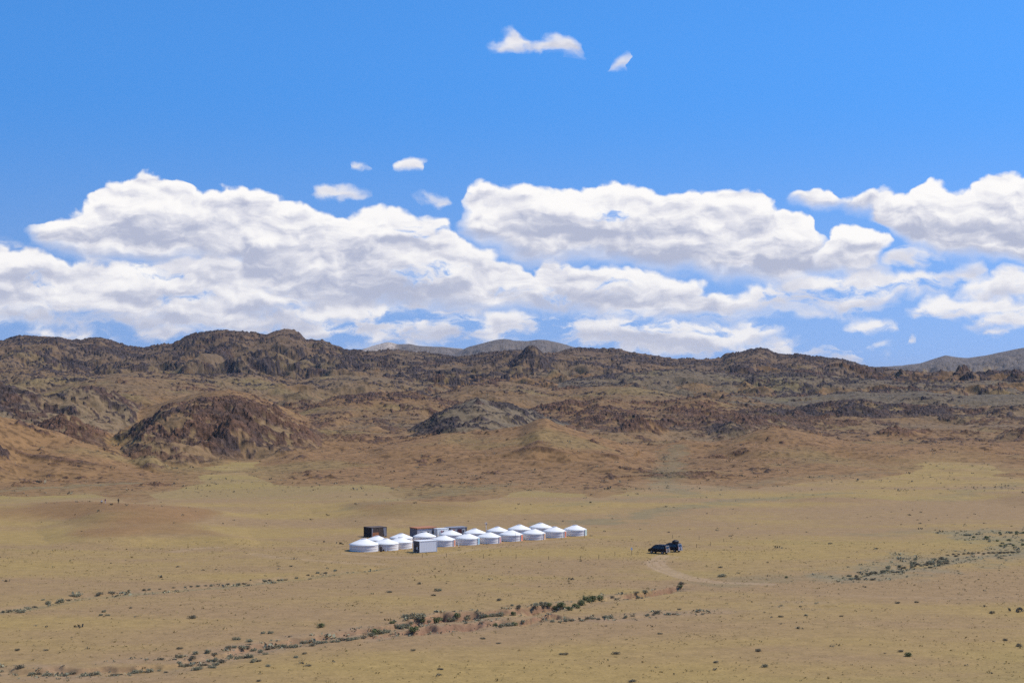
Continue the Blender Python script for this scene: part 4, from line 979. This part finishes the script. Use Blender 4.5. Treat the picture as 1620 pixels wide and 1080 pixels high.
# ------------------------------------------------------------------ the vans
M_NAVY = mat('dark_navy_car_paint', (.008, .008, .012), .45, spec=.15, var=.05, coat=.0)
M_SUNLIT_REAR = mat('sunlit_dusty_panel', (.27, .235, .205), .7, spec=.2)  # sunlight on the dark van's dusty rear, put into the colour
M_TYRE = mat('black_tyre', (.015, .014, .014), .9)
M_RIM = mat('grey_wheel_rim', (.30, .30, .31), .4, .7)
M_LAMP = mat('red_tail_lamp', (.25, .02, .02), .3)
M_HEADL = mat('clear_head_lamp', (.6, .6, .6), .15)
def van(px, py, th, label, back_m, roofbag=False, sc=1.0):
    c = frame_at(px, py)
    t = thing('van', label, 'van', tuple(c), th, 'dark vans parked at the end of the track')
    # local axes: +X is the nose, the body stands over the origin
    L, Wd = 4.75, 1.80
    prof = [(-2.36, .38), (-2.38, .95), (-2.33, 1.10), (-2.16, 1.86), (-2.02, 1.93), (-.6, 1.98), (.55, 1.93), (.85, 1.80), (1.55, 1.20), (2.15, 1.02), (2.36, .86), (2.38, .45), (2.25, .34)]
    half = {0.34: .86, .38: .86, .45: .86}
    def wid(z): return .88 if z < .5 else (.90 if z < 1.05 else .90 - .16 * (z - 1.05) / .9)
    bm = bmesh.new()
    cols = []
    for sgn in (-1, 1):
        cols.append([bm.verts.new((x, sgn * wid(z), z)) for x, z in prof])
    mid = [bm.verts.new((x + (.05 if x > 1.3 else (-.03 if x < -2 else 0)), 0, z + (.03 if z > 1.5 else 0))) for x, z in prof]
    n = len(prof)
    for i in range(n):
        j = (i + 1) % n
        bm.faces.new((cols[0][i], cols[0][j], mid[j], mid[i])); bm.faces.new((mid[i], mid[j], cols[1][j], cols[1][i]))
    bm.faces.new(cols[0]); bm.faces.new(cols[1][::-1])
    bmesh.ops.recalc_face_normals(bm, faces=bm.faces[:])
    es = [e for e in bm.edges if e.calc_face_angle(0) > .5]
    bmesh.ops.bevel(bm, geom=es, offset=.06, segments=3, affect='EDGES', profile=.6)
    body = obj('body', bm, M_NAVY, t, smooth=False)
    for s in (-1, 1):
        for nm, q in (('side_window', [(-1.98, 1.16), (-.75, 1.16), (-.75, 1.76), (-1.86, 1.74)]), ('side_window', [(-.68, 1.16), (.22, 1.16), (.22, 1.76), (-.68, 1.76)]), ('side_window', [(.29, 1.16), (1.36, 1.16), (.80, 1.70), (.29, 1.74)])):
            bm = bmesh.new()
            vs = [bm.verts.new((x, s * (wid(z) + .004), z)) for x, z in q]; vo = [bm.verts.new((x, s * (wid(z) + .018), z)) for x, z in q]
            bm.faces.new(vo); bm.faces.new(vs[::-1])
            for i in range(4): bm.faces.new((vs[i], vs[(i + 1) % 4], vo[(i + 1) % 4], vo[i]))
            obj(nm, bm, M_GLASS, t)
        bm = bmesh.new(); box(bm, (1.28, s * .99, 1.18), (.10, .18, .20), bevel=.03); obj('mirror', bm, M_NAVY, t)
        bm = bmesh.new(); box(bm, (2.30, s * .66, .84), (.14, .34, .16), bevel=.03); obj('headlight', bm, M_HEADL, t)
        bm = bmesh.new(); box(bm, (-2.37, s * .80, 1.02), (.08, .12, .42), bevel=.02); obj('tail_light', bm, M_LAMP, t)
        bm = bmesh.new(); box(bm, (-.30, s * .915, 1.04), (.20, .03, .04)); obj('door_handle', bm, M_STEEL, t)
    # windscreen and tailgate
    bm = bmesh.new(); vs = [bm.verts.new(v) for v in ((1.52, -.72, 1.27), (1.52, .72, 1.27), (.93, .62, 1.775), (.93, -.62, 1.775))]
    r = bmesh.ops.extrude_face_region(bm, geom=[bm.faces.new(vs)]); bmesh.ops.translate(bm, vec=(.03, 0, .035), verts=[g for g in r['geom'] if isinstance(g, bmesh.types.BMVert)]); obj('windscreen', bm, M_GLASS, t)
    bm = bmesh.new()
    qs = [(-2.42, .56), (-2.43, .97), (-2.38, 1.12), (-2.215, 1.80)]
    a = [bm.verts.new((x, -.76 + .12 * max(0, z - 1.05), z)) for x, z in qs]; b = [bm.verts.new((x, .76 - .12 * max(0, z - 1.05), z)) for x, z in qs]
    a2 = [bm.verts.new((v.co.x + .06, v.co.y, v.co.z)) for v in a]; b2 = [bm.verts.new((v.co.x + .06, v.co.y, v.co.z)) for v in b]
    for i in range(3):
        bm.faces.new((a[i], b[i], b[i + 1], a[i + 1])); bm.faces.new((a2[i], a[i], a[i + 1], a2[i + 1])); bm.faces.new((b[i], b2[i], b2[i + 1], b[i + 1]))
    bm.faces.new((a[3], b[3], b2[3], a2[3])); bm.faces.new((a2[0], b2[0], b[0], a[0]))
    tg = obj('tailgate', bm, back_m, t)
    bm = bmesh.new(); tube(bm, (-2.44, -.18, .98), (-2.60, -.18, .98), .33, .31, 20); sp = obj('spare_wheel_cover', bm, back_m, tg)
    bm = bmesh.new(); vs = [bm.verts.new(v) for v in ((-2.378, -.60, 1.20), (-2.378, .60, 1.20), (-2.265, .54, 1.68), (-2.265, -.54, 1.68))]
    r = bmesh.ops.extrude_face_region(bm, geom=[bm.faces.new(vs)]); bmesh.ops.translate(bm, vec=(-.03, 0, 0), verts=[g for g in r['geom'] if isinstance(g, bmesh.types.BMVert)]); obj('rear_window', bm, M_GLASS, tg)
    for x, nm in ((2.36, 'front_bumper'), (-2.40, 'rear_bumper')):
        bm = bmesh.new(); box(bm, (x, 0, .48), (.16, 1.72, .20), bevel=.05); obj(nm, bm, M_GREYP if nm[0] == 'f' else back_m, t)
    for x in (-1.45, 1.42):
        for s in (-1, 1):
            bm = bmesh.new(); tube(bm, (0, -.11, 0), (0, .11, 0), .345, .345, 24)
            w = obj('wheel', bm, M_TYRE, t, (x, s * .80, .345))
            bm = bmesh.new(); tube(bm, (0, s * .10, 0), (0, s * .125, 0), .20, .18, 16); obj('rim', bm, M_RIM, w)
    bm = bmesh.new()
    for s in (-1, 1): tube(bm, (-1.8, s * .62, 2.03), (.4, s * .62, 2.03), .025); 
    obj('roof_rail', bm, M_STEEL, t)
    if roofbag:
        bm = bmesh.new(); bmesh.ops.create_uvsphere(bm, u_segments=16, v_segments=10, radius=.5)
        for v in bm.verts:
            v.co = Vector((v.co.x * 1.45, v.co.y * 1.9, max(v.co.z, -.3) * .85)) + Vector((random.uniform(-.03, .03),) * 3)
        bag = obj('luggage_bundle', bm, mat('black_tarpaulin', (.012, .012, .015), .6), None, smooth=True)
        M = Matrix.Translation(c) @ Matrix.Rotation(th, 4, 'Z')
        bag.location = M @ Vector((-1.05, 0, 2.27)); bag.rotation_euler.z = th
        tag(bag, 'black luggage bundle on the roof of the rear van', 'luggage')
    return t
van(1042.5, 875.0, R(180 - 38), 'dark navy van nearest the track, its sun-paled dusty tailgate facing right', M_SUNLIT_REAR)
van(1062.5, 872.0, R(180 - 40), 'dark navy van with a bundle on its roof, behind the other van', mat('sunlit_blue_grey_panel', (.27, .28, .33), .6, spec=.3), True)  # pale rear panel paints in the sunlight on this van's end

# ------------------------------------------------------------------ people
def person(px, py, hpx, label, pose, shirt, legs, facing=0.0):
    c = frame_at(px, py)
    s = hpx * c[1] / F_PX / 1.72 if pose == 'stand' else 1.0
    if pose == 'stand':
        V = dict(pel=(0, 0, .95), che=(0, 0, 1.28), nek=(0, 0, 1.47), hd0=(0, -.01, 1.56), hd1=(0, -.02, 1.68), kl=(-.10, -.02, .50), fl=(-.12, .02, .08), tl=(-.13, -.14, .04), kr=(.11, -.05, .50), fr=(.14, -.03, .08), tr=(.15, -.19, .04),
                 hl=(-.10, 0, .90), hr=(.10, 0, .90), sl=(-.19, 0, 1.40), sr=(.19, 0, 1.40), el=(-.27, .02, 1.12), er=(.27, .02, 1.12), wl=(-.24, -.14, .92), wr=(.24, -.12, .90), fil=(-.23, -.20, .83), fir=(.24, -.17, .80))
    else:   # crouching
        V = dict(pel=(0, .12, .38), che=(0, -.06, .68), nek=(0, -.14, .84), hd0=(0, -.17, .92), hd1=(0, -.19, 1.04), kl=(-.17, -.30, .52), fl=(-.14, -.04, .08), tl=(-.15, -.20, .04), kr=(.17, -.30, .52), fr=(.14, -.04, .08), tr=(.15, -.20, .04),
                 hl=(-.10, .10, .36), hr=(.10, .10, .36), sl=(-.19, -.10, .78), sr=(.19, -.10, .78), el=(-.24, -.30, .58), er=(.24, -.30, .58), wl=(-.10, -.46, .52), wr=(.10, -.46, .52), fil=(-.05, -.53, .48), fir=(.05, -.53, .48))
    rad = dict(pel=.15, che=.16, nek=.06, hd0=.085, hd1=.095, kl=.068, fl=.05, tl=.042, kr=.068, fr=.05, tr=.042, hl=.095, hr=.095, sl=.065, sr=.065, el=.048, er=.048, wl=.034, wr=.034, fil=.03, fir=.03)
    E = [('pel', 'che'), ('che', 'nek'), ('nek', 'hd0'), ('hd0', 'hd1'), ('pel', 'hl'), ('pel', 'hr'), ('hl', 'kl'), ('kl', 'fl'), ('fl', 'tl'), ('hr', 'kr'), ('kr', 'fr'), ('fr', 'tr'), ('che', 'sl'), ('sl', 'el'), ('el', 'wl'), ('wl', 'fil'), ('che', 'sr'), ('sr', 'er'), ('er', 'wr'), ('wr', 'fir')]
    names = list(V); me = bpy.data.meshes.new('person')
    me.from_pydata([Vector(V[n]) * s for n in names], [(names.index(a), names.index(b)) for a, b in E], [])
    o = bpy.data.objects.new('person', me); COL.objects.link(o)
    sk = o.modifiers.new('skin', 'SKIN')
    for i, n in enumerate(names):
        d = me.skin_vertices[0].data[i]; d.radius = (rad[n] * s, rad[n] * s); d.use_root = (n == 'pel')
    o.modifiers.new('sub', 'SUBSURF').levels = 1; o.modifiers['sub'].render_levels = 2
    o.location = tuple(c); o.rotation_euler.z = facing
    # clothing by body height: trousers, shirt, skin, hair
    m = bpy.data.materials.new('clothed_figure'); m.use_nodes = True
    t = m.node_tree; t.nodes.clear(); N = NT(t)
    z = N.sep(N.new('ShaderNodeTexCoord').outputs['Object'])[2]
    hip = (.93 if pose == 'stand' else .46) * s; nk = (1.47 if pose == 'stand' else .85) * s
    cc = N.mixc(N.m('GREATER_THAN', z, hip), legs, shirt)
    cc = N.mixc(N.m('GREATER_THAN', z, nk), cc, (.35, .20, .13)); cc = N.mixc(N.m('GREATER_THAN', z, nk + .17 * s), cc, (.02, .015, .012))
    b = N.new('ShaderNodeBsdfPrincipled'); b.inputs['Roughness'].default_value = .85; t.links.new(cc, b.inputs['Base Color'])
    ot = N.new('ShaderNodeOutputMaterial'); t.links.new(b.outputs[0], ot.inputs[0])
    me.materials.append(m)
    tag(o, label, 'person', 'people on the rise')
person(187.3, 796.6, 9.0, 'person in black standing alone on the rise, right of the other two', 'stand', (.02, .018, .018), (.02, .02, .022), .4)
person(166.5, 796.2, 8.0, 'person in a rose red top standing beside the crouching one', 'stand', (.36, .10, .11), (.55, .45, .42), -.5)
person(160.3, 796.0, 6.0, 'person in white and black crouching left of the rose red top', 'crouch', (.55, .52, .50), (.02, .02, .022), .9)

# ------------------------------------------------------------------ shrubs
def leaf_mat(name, c1, c2):
    m = bpy.data.materials.new(name); m.use_nodes = True
    t = m.node_tree; t.nodes.clear(); N = NT(t)
    inf = N.new('ShaderNodeObjectInfo').outputs['Random']
    tc = N.new('ShaderNodeTexCoord').outputs['Object']
    n = N.noise(tc, 3.0, 3.0, .6, dim='3D')
    f = N.m('ADD', N.m('MULTIPLY', inf, .5), N.m('MULTIPLY', n, .55), clamp=True)
    b = N.new('ShaderNodeBsdfPrincipled'); b.inputs['Roughness'].default_value = .8; b.inputs['Specular IOR Level'].default_value = .15
    t.links.new(N.mixc(f, c1, c2), b.inputs['Base Color'])
    o = N.new('ShaderNodeOutputMaterial'); t.links.new(b.outputs[0], o.inputs[0])
    return m
M_LG = leaf_mat('grey_green_leaves', (.215, .195, .110), (.370, .330, .205))
M_LGR = leaf_mat('green_leaves', (.125, .140, .055), (.220, .225, .095))
M_LD = leaf_mat('dark_twigs', (.155, .126, .074), (.270, .220, .135))
def shrub_mesh(nm, m, n, h, up, seed):
    """leaf clumps on a few stems; unit width, h high"""
    rs = random.Random(seed); V, Fc = [], []
    stems = [(rs.uniform(-.3, .3), rs.uniform(-.3, .3), rs.uniform(.6, 1.0)) for _ in range(7)]
    for sx, sy, sh in stems:                       # twigs
        i0 = len(V); w = .012
        V += [(sx * .2 - w, sy * .2, -.08), (sx * .2 + w, sy * .2, -.08), (sx * 1.1 + w, sy * 1.1, h * sh * .8), (sx * 1.1 - w, sy * 1.1, h * sh * .8)]
        Fc.append((i0, i0 + 1, i0 + 2, i0 + 3))
    for k in range(n):
        sx, sy, sh = stems[k % 7] if rs.random() < .8 else (rs.uniform(-.3, .3), rs.uniform(-.3, .3), rs.uniform(.3, .8))
        while True:
            d = Vector((rs.uniform(-1, 1), rs.uniform(-1, 1), rs.uniform(-1, 1)))
            if d.length < 1: break
        c = Vector((sx * 1.05 + d.x * .24, sy * 1.05 + d.y * .24, h * sh * (.55 if up else .45) + d.z * h * .42))
        if c.z < .01: c.z = .01 + rs.random() * .05
        nrm = (Vector((rs.gauss(0, 1), rs.gauss(0, 1), rs.gauss(0, 1) + .6))).normalized()
        u = nrm.orthogonal().normalized(); u.rotate(Matrix.Rotation(rs.random() * 6.28, 3, nrm)); v = nrm.cross(u)
        s = rs.uniform(.018, .042); l = s * rs.uniform(1.2, 2.2)
        i0 = len(V)
        V += [tuple(c - u * s), tuple(c - v * l), tuple(c + u * s), tuple(c + v * l)]
        Fc.append((i0, i0 + 1, i0 + 2, i0 + 3))
    me = bpy.data.meshes.new(nm); me.from_pydata(V, [], Fc); me.materials.append(m); return me
PROTO = {'grey': [shrub_mesh('shrub', M_LG, 620, .62, False, s) for s in (1, 2, 3, 4)], 'green': [shrub_mesh('shrub', M_LGR, 720, .70, True, s) for s in (5, 6, 7)], 'dark': [shrub_mesh('shrub', M_LD, 520, .50, False, s) for s in (8, 9, 10)]}

S_GULLY = [(641,977,15),(661,987,21),(620,986,10),(632,994,17),(643,993,15),(654,999,18),(605,1002,17),(612,1000,12),(691,984,18),(679,987,9),(714,982,12),(724,981,12),(738,979,15),(763,977,13),(770,976,9),(779,975,12),(792,974,14),(813,973,11),(848,966,14),(860,966,14),(870,962,11),(796,990,13),(806,990,14),(815,989,12),(874,984,9),(736,986,7),(594,1003,15),(586,1005,12),(700,982,10),(668,984,10),(650,988,11),(827,989,9),(783,990,10)]
S_GREENB = [(887,963,16),(879,964,10),(927,950,12),(938,950,15),(950,948,12),(921,957,14),(910,959,11),(902,965,11),(914,962,9),(932,953,9),(1077,932,7),(894,962,8)]
S_GULLY2 = [(962,978,16),(931,979,11),(938,979,8),(904,982,11),(895,983,9),(919,982,8),(1058,972,9),(1067,972,9),(1021,938,10),(968,946,9),(886,984,8),(946,980,8),(990,977,8),(1000,975,7),(1025,974,8),(1034,973,7)]
S_LOW = [(238,1063,16),(229,1063,9),(218,1064,14),(210,1065,9),(254,1043,13),(283,1040,12),(252,1061,7),(262,1064,8),(291,1054,14),(284,1053,11),(298,1053,12),(309,1060,15),(316,1058,11),(322,1053,13),(335,1056,13),(343,1052,12),(351,1048,15),(341,1046,12),(333,1046,12),(304,1044,12),(310,1035,11),(329,1033,13),(340,1038,11),(374,1012,12),(395,1015,13),(362,1025,12),(370,1025,10),(384,1028,13),(392,1027,12),(401,1029,13),(413,1031,11),(425,1027,12),(364,1041,13),(376,1042,12),(386,1041,12),(395,1040,13),(401,1047,13),(410,1046,9),(440,1023,12),(449,1024,13),(458,1024,11),(467,1024,14),(481,1018,11),(493,1022,13),(505,1018,14),(513,1017,10),(543,1013,13),(554,1013,14),(563,1011,12),(574,1009,12),(526,1016,10),(534,1015,11),(482,1034,9),(469,1040,9),(425,1054,10),(488,1053,10),(416,1002,9),(427,1002,9),(433,1026,10),(420,1035,9)]
S_CORNER = [(30,1058,15),(51,1068,14),(60,1067,13),(72,1069,15),(80,1068,13),(106,1068,12),(115,1067,12),(133,1069,15),(144,1068,16),(154,1067,12),(180,1068,11),(95,1069,9),(190,1067,8)]
S_LEFTLINE = [(178,939,13),(120,944,13),(113,943,9),(96,953,13),(90,954,9),(77,956,11),(55,961,9),(33,969,12),(13,968,11),(5,969,8),(157,941,12),(195,938,7),(228,934,9),(236,933,8),(253,932,6),(69,949,7),(107,950,8),(46,963,8),(275,930,6),(293,929,6),(303,928,6),(313,928,7),(325,927,7),(334,927,7),(360,925,8),(378,925,9),(386,924,7),(419,920,8),(426,919,8),(442,918,7),(452,917,6),(469,915,6),(487,910,6),(503,908,7),(515,907,7),(530,903,6)]
S_SINGLE = [(508,992,13,'green','bright green shrub alone on bare ground above the lower gully'),(1006,938,9,'dark','dark bush at the foot of the red gully bank'),(1038,971,11,'dark','dark leaning bush at the right end of the foreground gully'),
            (164,968,8,'grey',None),(160,974,8,'grey',None),(170,974,8,'grey',None),(303,978,13,'dark',None),(207,962,6,'dark',None),(460,896,6,'dark',None),(693,935,11,'grey',None),(686,942,8,'dark',None),(790,950,10,'dark',None),(820,961,11,'dark',None),(810,958,7,'grey',None),(615,937,9,'dark',None),(663,924,8,'dark',None),(1078,924,12,'dark',None),(1143,912,13,'grey',None),(1074,964,7,'dark',None),(1437,1038,13,'green','green low tuft on the empty right foreground'),(1424,1031,9,'dark',None),(1569,970,10,'dark',None),(1419,954,8,'dark',None),(1450,953,7,'dark',None),(1235,976,8,'dark',None),(1275,974,7,'grey',None),(1331,975,7,'dark',None),(1209,1055,10,'grey',None),(1133,1048,9,'dark',None),(1200,1030,11,'dark',None),(1590,1013,9,'dark',None),(1612,1022,11,'dark',None),(1314,860,7,'dark',None),(1139,898,8,'dark',None),(1244,914,6,'green',None),(697,1059,9,'dark',None),(653,1029,9,'dark',None),(764,1010,9,'dark',None),(788,1018,8,'dark',None),(976,1035,13,'dark',None),(892,1035,13,'dark',None),(1044,1003,8,'dark',None),(1000,1078,12,'dark',None),(72,1029,9,'dark',None),(284,1026,10,'dark',None),(28,1029,9,'dark',None),(410,1078,8,'dark',None),(65,1084,9,'dark',None)]
rs = random.Random(5)
S_RIGHT, S_RIGHT2 = [], []
for k in range(40):
    f = rs.random(); S_RIGHT.append((1345 + 160 * f + rs.gauss(0, 5), 914 - 27 * f + rs.gauss(0, 3.2), rs.uniform(6, 10)))
for k in range(9): S_RIGHT.append((rs.uniform(1448, 1508), rs.uniform(877, 893), rs.uniform(7, 11)))
for k in range(18):
    f = rs.random(); S_RIGHT2.append((1530 + 90 * f + rs.gauss(0, 6), 846 + 20 * f + rs.gauss(0, 3), rs.uniform(5, 8)))
for k in range(8): S_RIGHT2.append((rs.uniform(1566, 1620), rs.uniform(841, 846), rs.uniform(5, 8)))
S_RIGHTL = [(1500 + 8 * k + rs.uniform(-2, 2), 877.5 - .25 * k + rs.uniform(-1, 1), rs.uniform(5, 8)) for k in range(15)]

zones = [(S_GULLY, ('grey', 'grey', 'green'), 'grey green shrub in the middle stretch of the foreground gully', 'shrubs in the middle gully'),
         (S_GREENB, ('green',), 'green bush in the gully below the red bank, right of centre', 'green bushes below the red bank'),
         (S_GULLY2, ('grey', 'dark'), 'small dusty shrub along the right end of the foreground gully', 'shrubs at the right end of the gully'),
         (S_LOW, ('grey', 'dark', 'grey'), 'dusty grey shrub in the thicket of the lower gully, left foreground', 'shrubs in the lower gully thicket'),
         (S_CORNER, ('dark', 'grey'), 'dark dusty shrub in the bottom left corner of the view', 'shrubs in the bottom left corner'),
         (S_LEFTLINE, ('dark', 'grey'), 'small shrub in the thin line crossing the left plain', 'shrubs in the line across the left plain'),
         (S_RIGHT, ('grey', 'dark'), 'low grey shrub in the patch on the right plain', 'shrubs in the patch on the right plain'),
         (S_RIGHT2, ('grey', 'green'), 'low grey green shrub in the strip near the right edge', 'shrubs in the strip near the right edge'),
         (S_RIGHTL, ('dark',), 'low dark shrub in the row leading to the right edge', 'shrubs in the row leading right')]
allp, meta = [], []
for lst, kinds, lb, gp in zones:
    for i, (a, b_, w) in enumerate(lst): allp.append((a, b_)); meta.append((w, kinds[i % len(kinds)], lb, gp))
for a, b_, w, kd, lb in S_SINGLE:
    allp.append((a, b_)); meta.append((w, kd, lb or 'lone dark tuft of scrub on the open steppe', None if lb else 'lone tufts on the open steppe'))
pos = on_ground(allp)
first = {}
for (x, y, z), (w, kd, lb, gp) in zip(pos, meta):
    me = rs.choice(PROTO[kd])
    o = bpy.data.objects.new('shrub', me)
    COL.objects.link(o)
    s = w * y / F_PX * 1.08
    o.location = (x, y, z - .02 * s); o.scale = (s, s * rs.uniform(.8, 1.1), s * rs.uniform(.65, 1.0)); o.rotation_euler.z = rs.random() * 6.28
    tag(o, lb, 'shrub', gp)

# the countless small tufts of the plain and the scree of the hills, one object each
def scatter(name, label, cat, n, rmin, rmax, size, m, seed, dens, blades, flat):
    g = np.random.RandomState(seed)
    az = g.uniform(-R(19.5), R(19.5), n); r = np.sqrt(g.uniform(rmin ** 2, rmax ** 2, n)) if rmax < 700 else np.exp(g.uniform(math.log(rmin), math.log(rmax), n))
    X, Y = r * np.sin(az), r * np.cos(az)
    z, k = land(X, Y)
    keep = dens(X, Y, k, g)
    X, Y, z = X[keep], Y[keep], z[keep]; n = len(X)
    s = size * np.exp(g.normal(0, .45, n)) 
    Vs, Fs = [], []
    c = np.stack([X, Y, z], -1)
    off = g.normal(0, 1, (n, blades, 3)) * np.array([.42, .42, .0]); off[..., 2] = g.uniform(.05, flat, (n, blades))
    nr = g.normal(0, 1, (n, blades, 3)) + np.array([0, 0, .5]); nr /= np.linalg.norm(nr, axis=-1, keepdims=True)
    u = np.cross(nr, g.normal(0, 1, (n, blades, 3))); u /= np.linalg.norm(u, axis=-1, keepdims=True); v = np.cross(nr, u)
    ls = g.uniform(.10, .26, (n, blades, 1))
    cen = off
    q = np.stack([cen - u * ls, cen - v * ls * 1.4, cen + u * ls, cen + v * ls * 1.4], 2)      # n, blades, 4, 3
    P = (q * s[:, None, None, None] + c[:, None, None, :]).reshape(-1, 3).astype(np.float32)
    nf = n * blades
    me = bpy.data.meshes.new(name)
    me.vertices.add(nf * 4); me.vertices.foreach_set('co', P.ravel())
    me.loops.add(nf * 4); me.loops.foreach_set('vertex_index', np.arange(nf * 4, dtype=np.int32))
    me.polygons.add(nf); me.polygons.foreach_set('loop_start', (np.arange(nf) * 4).astype(np.int32))
    me.update(calc_edges=True); me.materials.append(m)
    o = bpy.data.objects.new(name, me); COL.objects.link(o); tag(o, label, cat); o['kind'] = 'stuff'
    return o
def d_tuft(X, Y, k, g):
    f = fbm(X, Y, 45, 2, 201)
    return (g.rand(len(X)) < np.clip(.25 + 1.3 * f, .04, 1)) & (k['rock'] < .3)
scatter('grass_tufts', 'small dark tufts of dry grass dotted over the plain', 'grass', 1700, 195, 640, .34, M_LD, 3, d_tuft, 14, .45)
scatter('grass', 'pale dry grass in thin clumps over the plain', 'grass', 26000, 195, 420, .16, leaf_mat('dry_grass', (.26, .18, .06), (.34, .25, .10)), 4, lambda X, Y, k, g: (g.rand(len(X)) < np.clip(.55 + 1.2 * fbm(X, Y, 20, 2, 203), .05, 1)), 7, .5)
def d_gul(X, Y, k, g): return (g.rand(len(X)) < 1.0) & ((k['dirt'] > .45) | ((track_mask(X, Y, PATCHES, 16.0) > .45) & (g.rand(len(X)) < .6)) | ((k['lush'] > .45) & (fbm(X, Y, 14, 2, 207) > .05)))
scatter('gully_scrub', 'fine grey scrub along the dry stream beds', 'scrub', 20000, 215, 470, .34, M_LG, 6, d_gul, 12, .5)
scatter('hill_scrub', 'small dark scrub and stones dotted over the foothills', 'scrub', 9000, 600, 1500, .50, M_LD, 7, lambda X, Y, k, g: (k['rock'] < .5) & (g.rand(len(X)) < np.clip(.5 + 1.2 * fbm(X, Y, 60, 2, 205), .05, 1)), 9, .5)
# ------------------------------------------------------------------ haze
def build_haze():
    bm = bmesh.new()
    bmesh.ops.create_cube(bm, size=1.0)
    zt = 240.0; zb = -6.0
    for v in bm.verts:
        v.co = Vector((v.co.x * 84000.0, v.co.y * 84000.0, zb if v.co.z < 0 else zt))
    me = bpy.data.meshes.new('haze'); bm.to_mesh(me); bm.free()
    mat = bpy.data.materials.new('thin_air'); mat.use_nodes = True
    t = mat.node_tree; t.nodes.clear()
    n = t.nodes.new('ShaderNodeVolumePrincipled')
    n.inputs['Color'].default_value = (0.80, 0.83, 0.93, 1)
    n.inputs['Density'].default_value = HAZE_DENSITY
    n.inputs['Anisotropy'].default_value = 0.0
    o = t.nodes.new('ShaderNodeOutputMaterial'); t.links.new(n.outputs[0], o.inputs['Volume'])
    me.materials.append(mat)
    ob = bpy.data.objects.new('haze', me); COL.objects.link(ob)
    ob['kind'] = 'stuff'; ob['label'] = 'thin bluish air over the plain and hills'; ob['category'] = 'haze'
HAZE_DENSITY = 0.000023
build_haze()
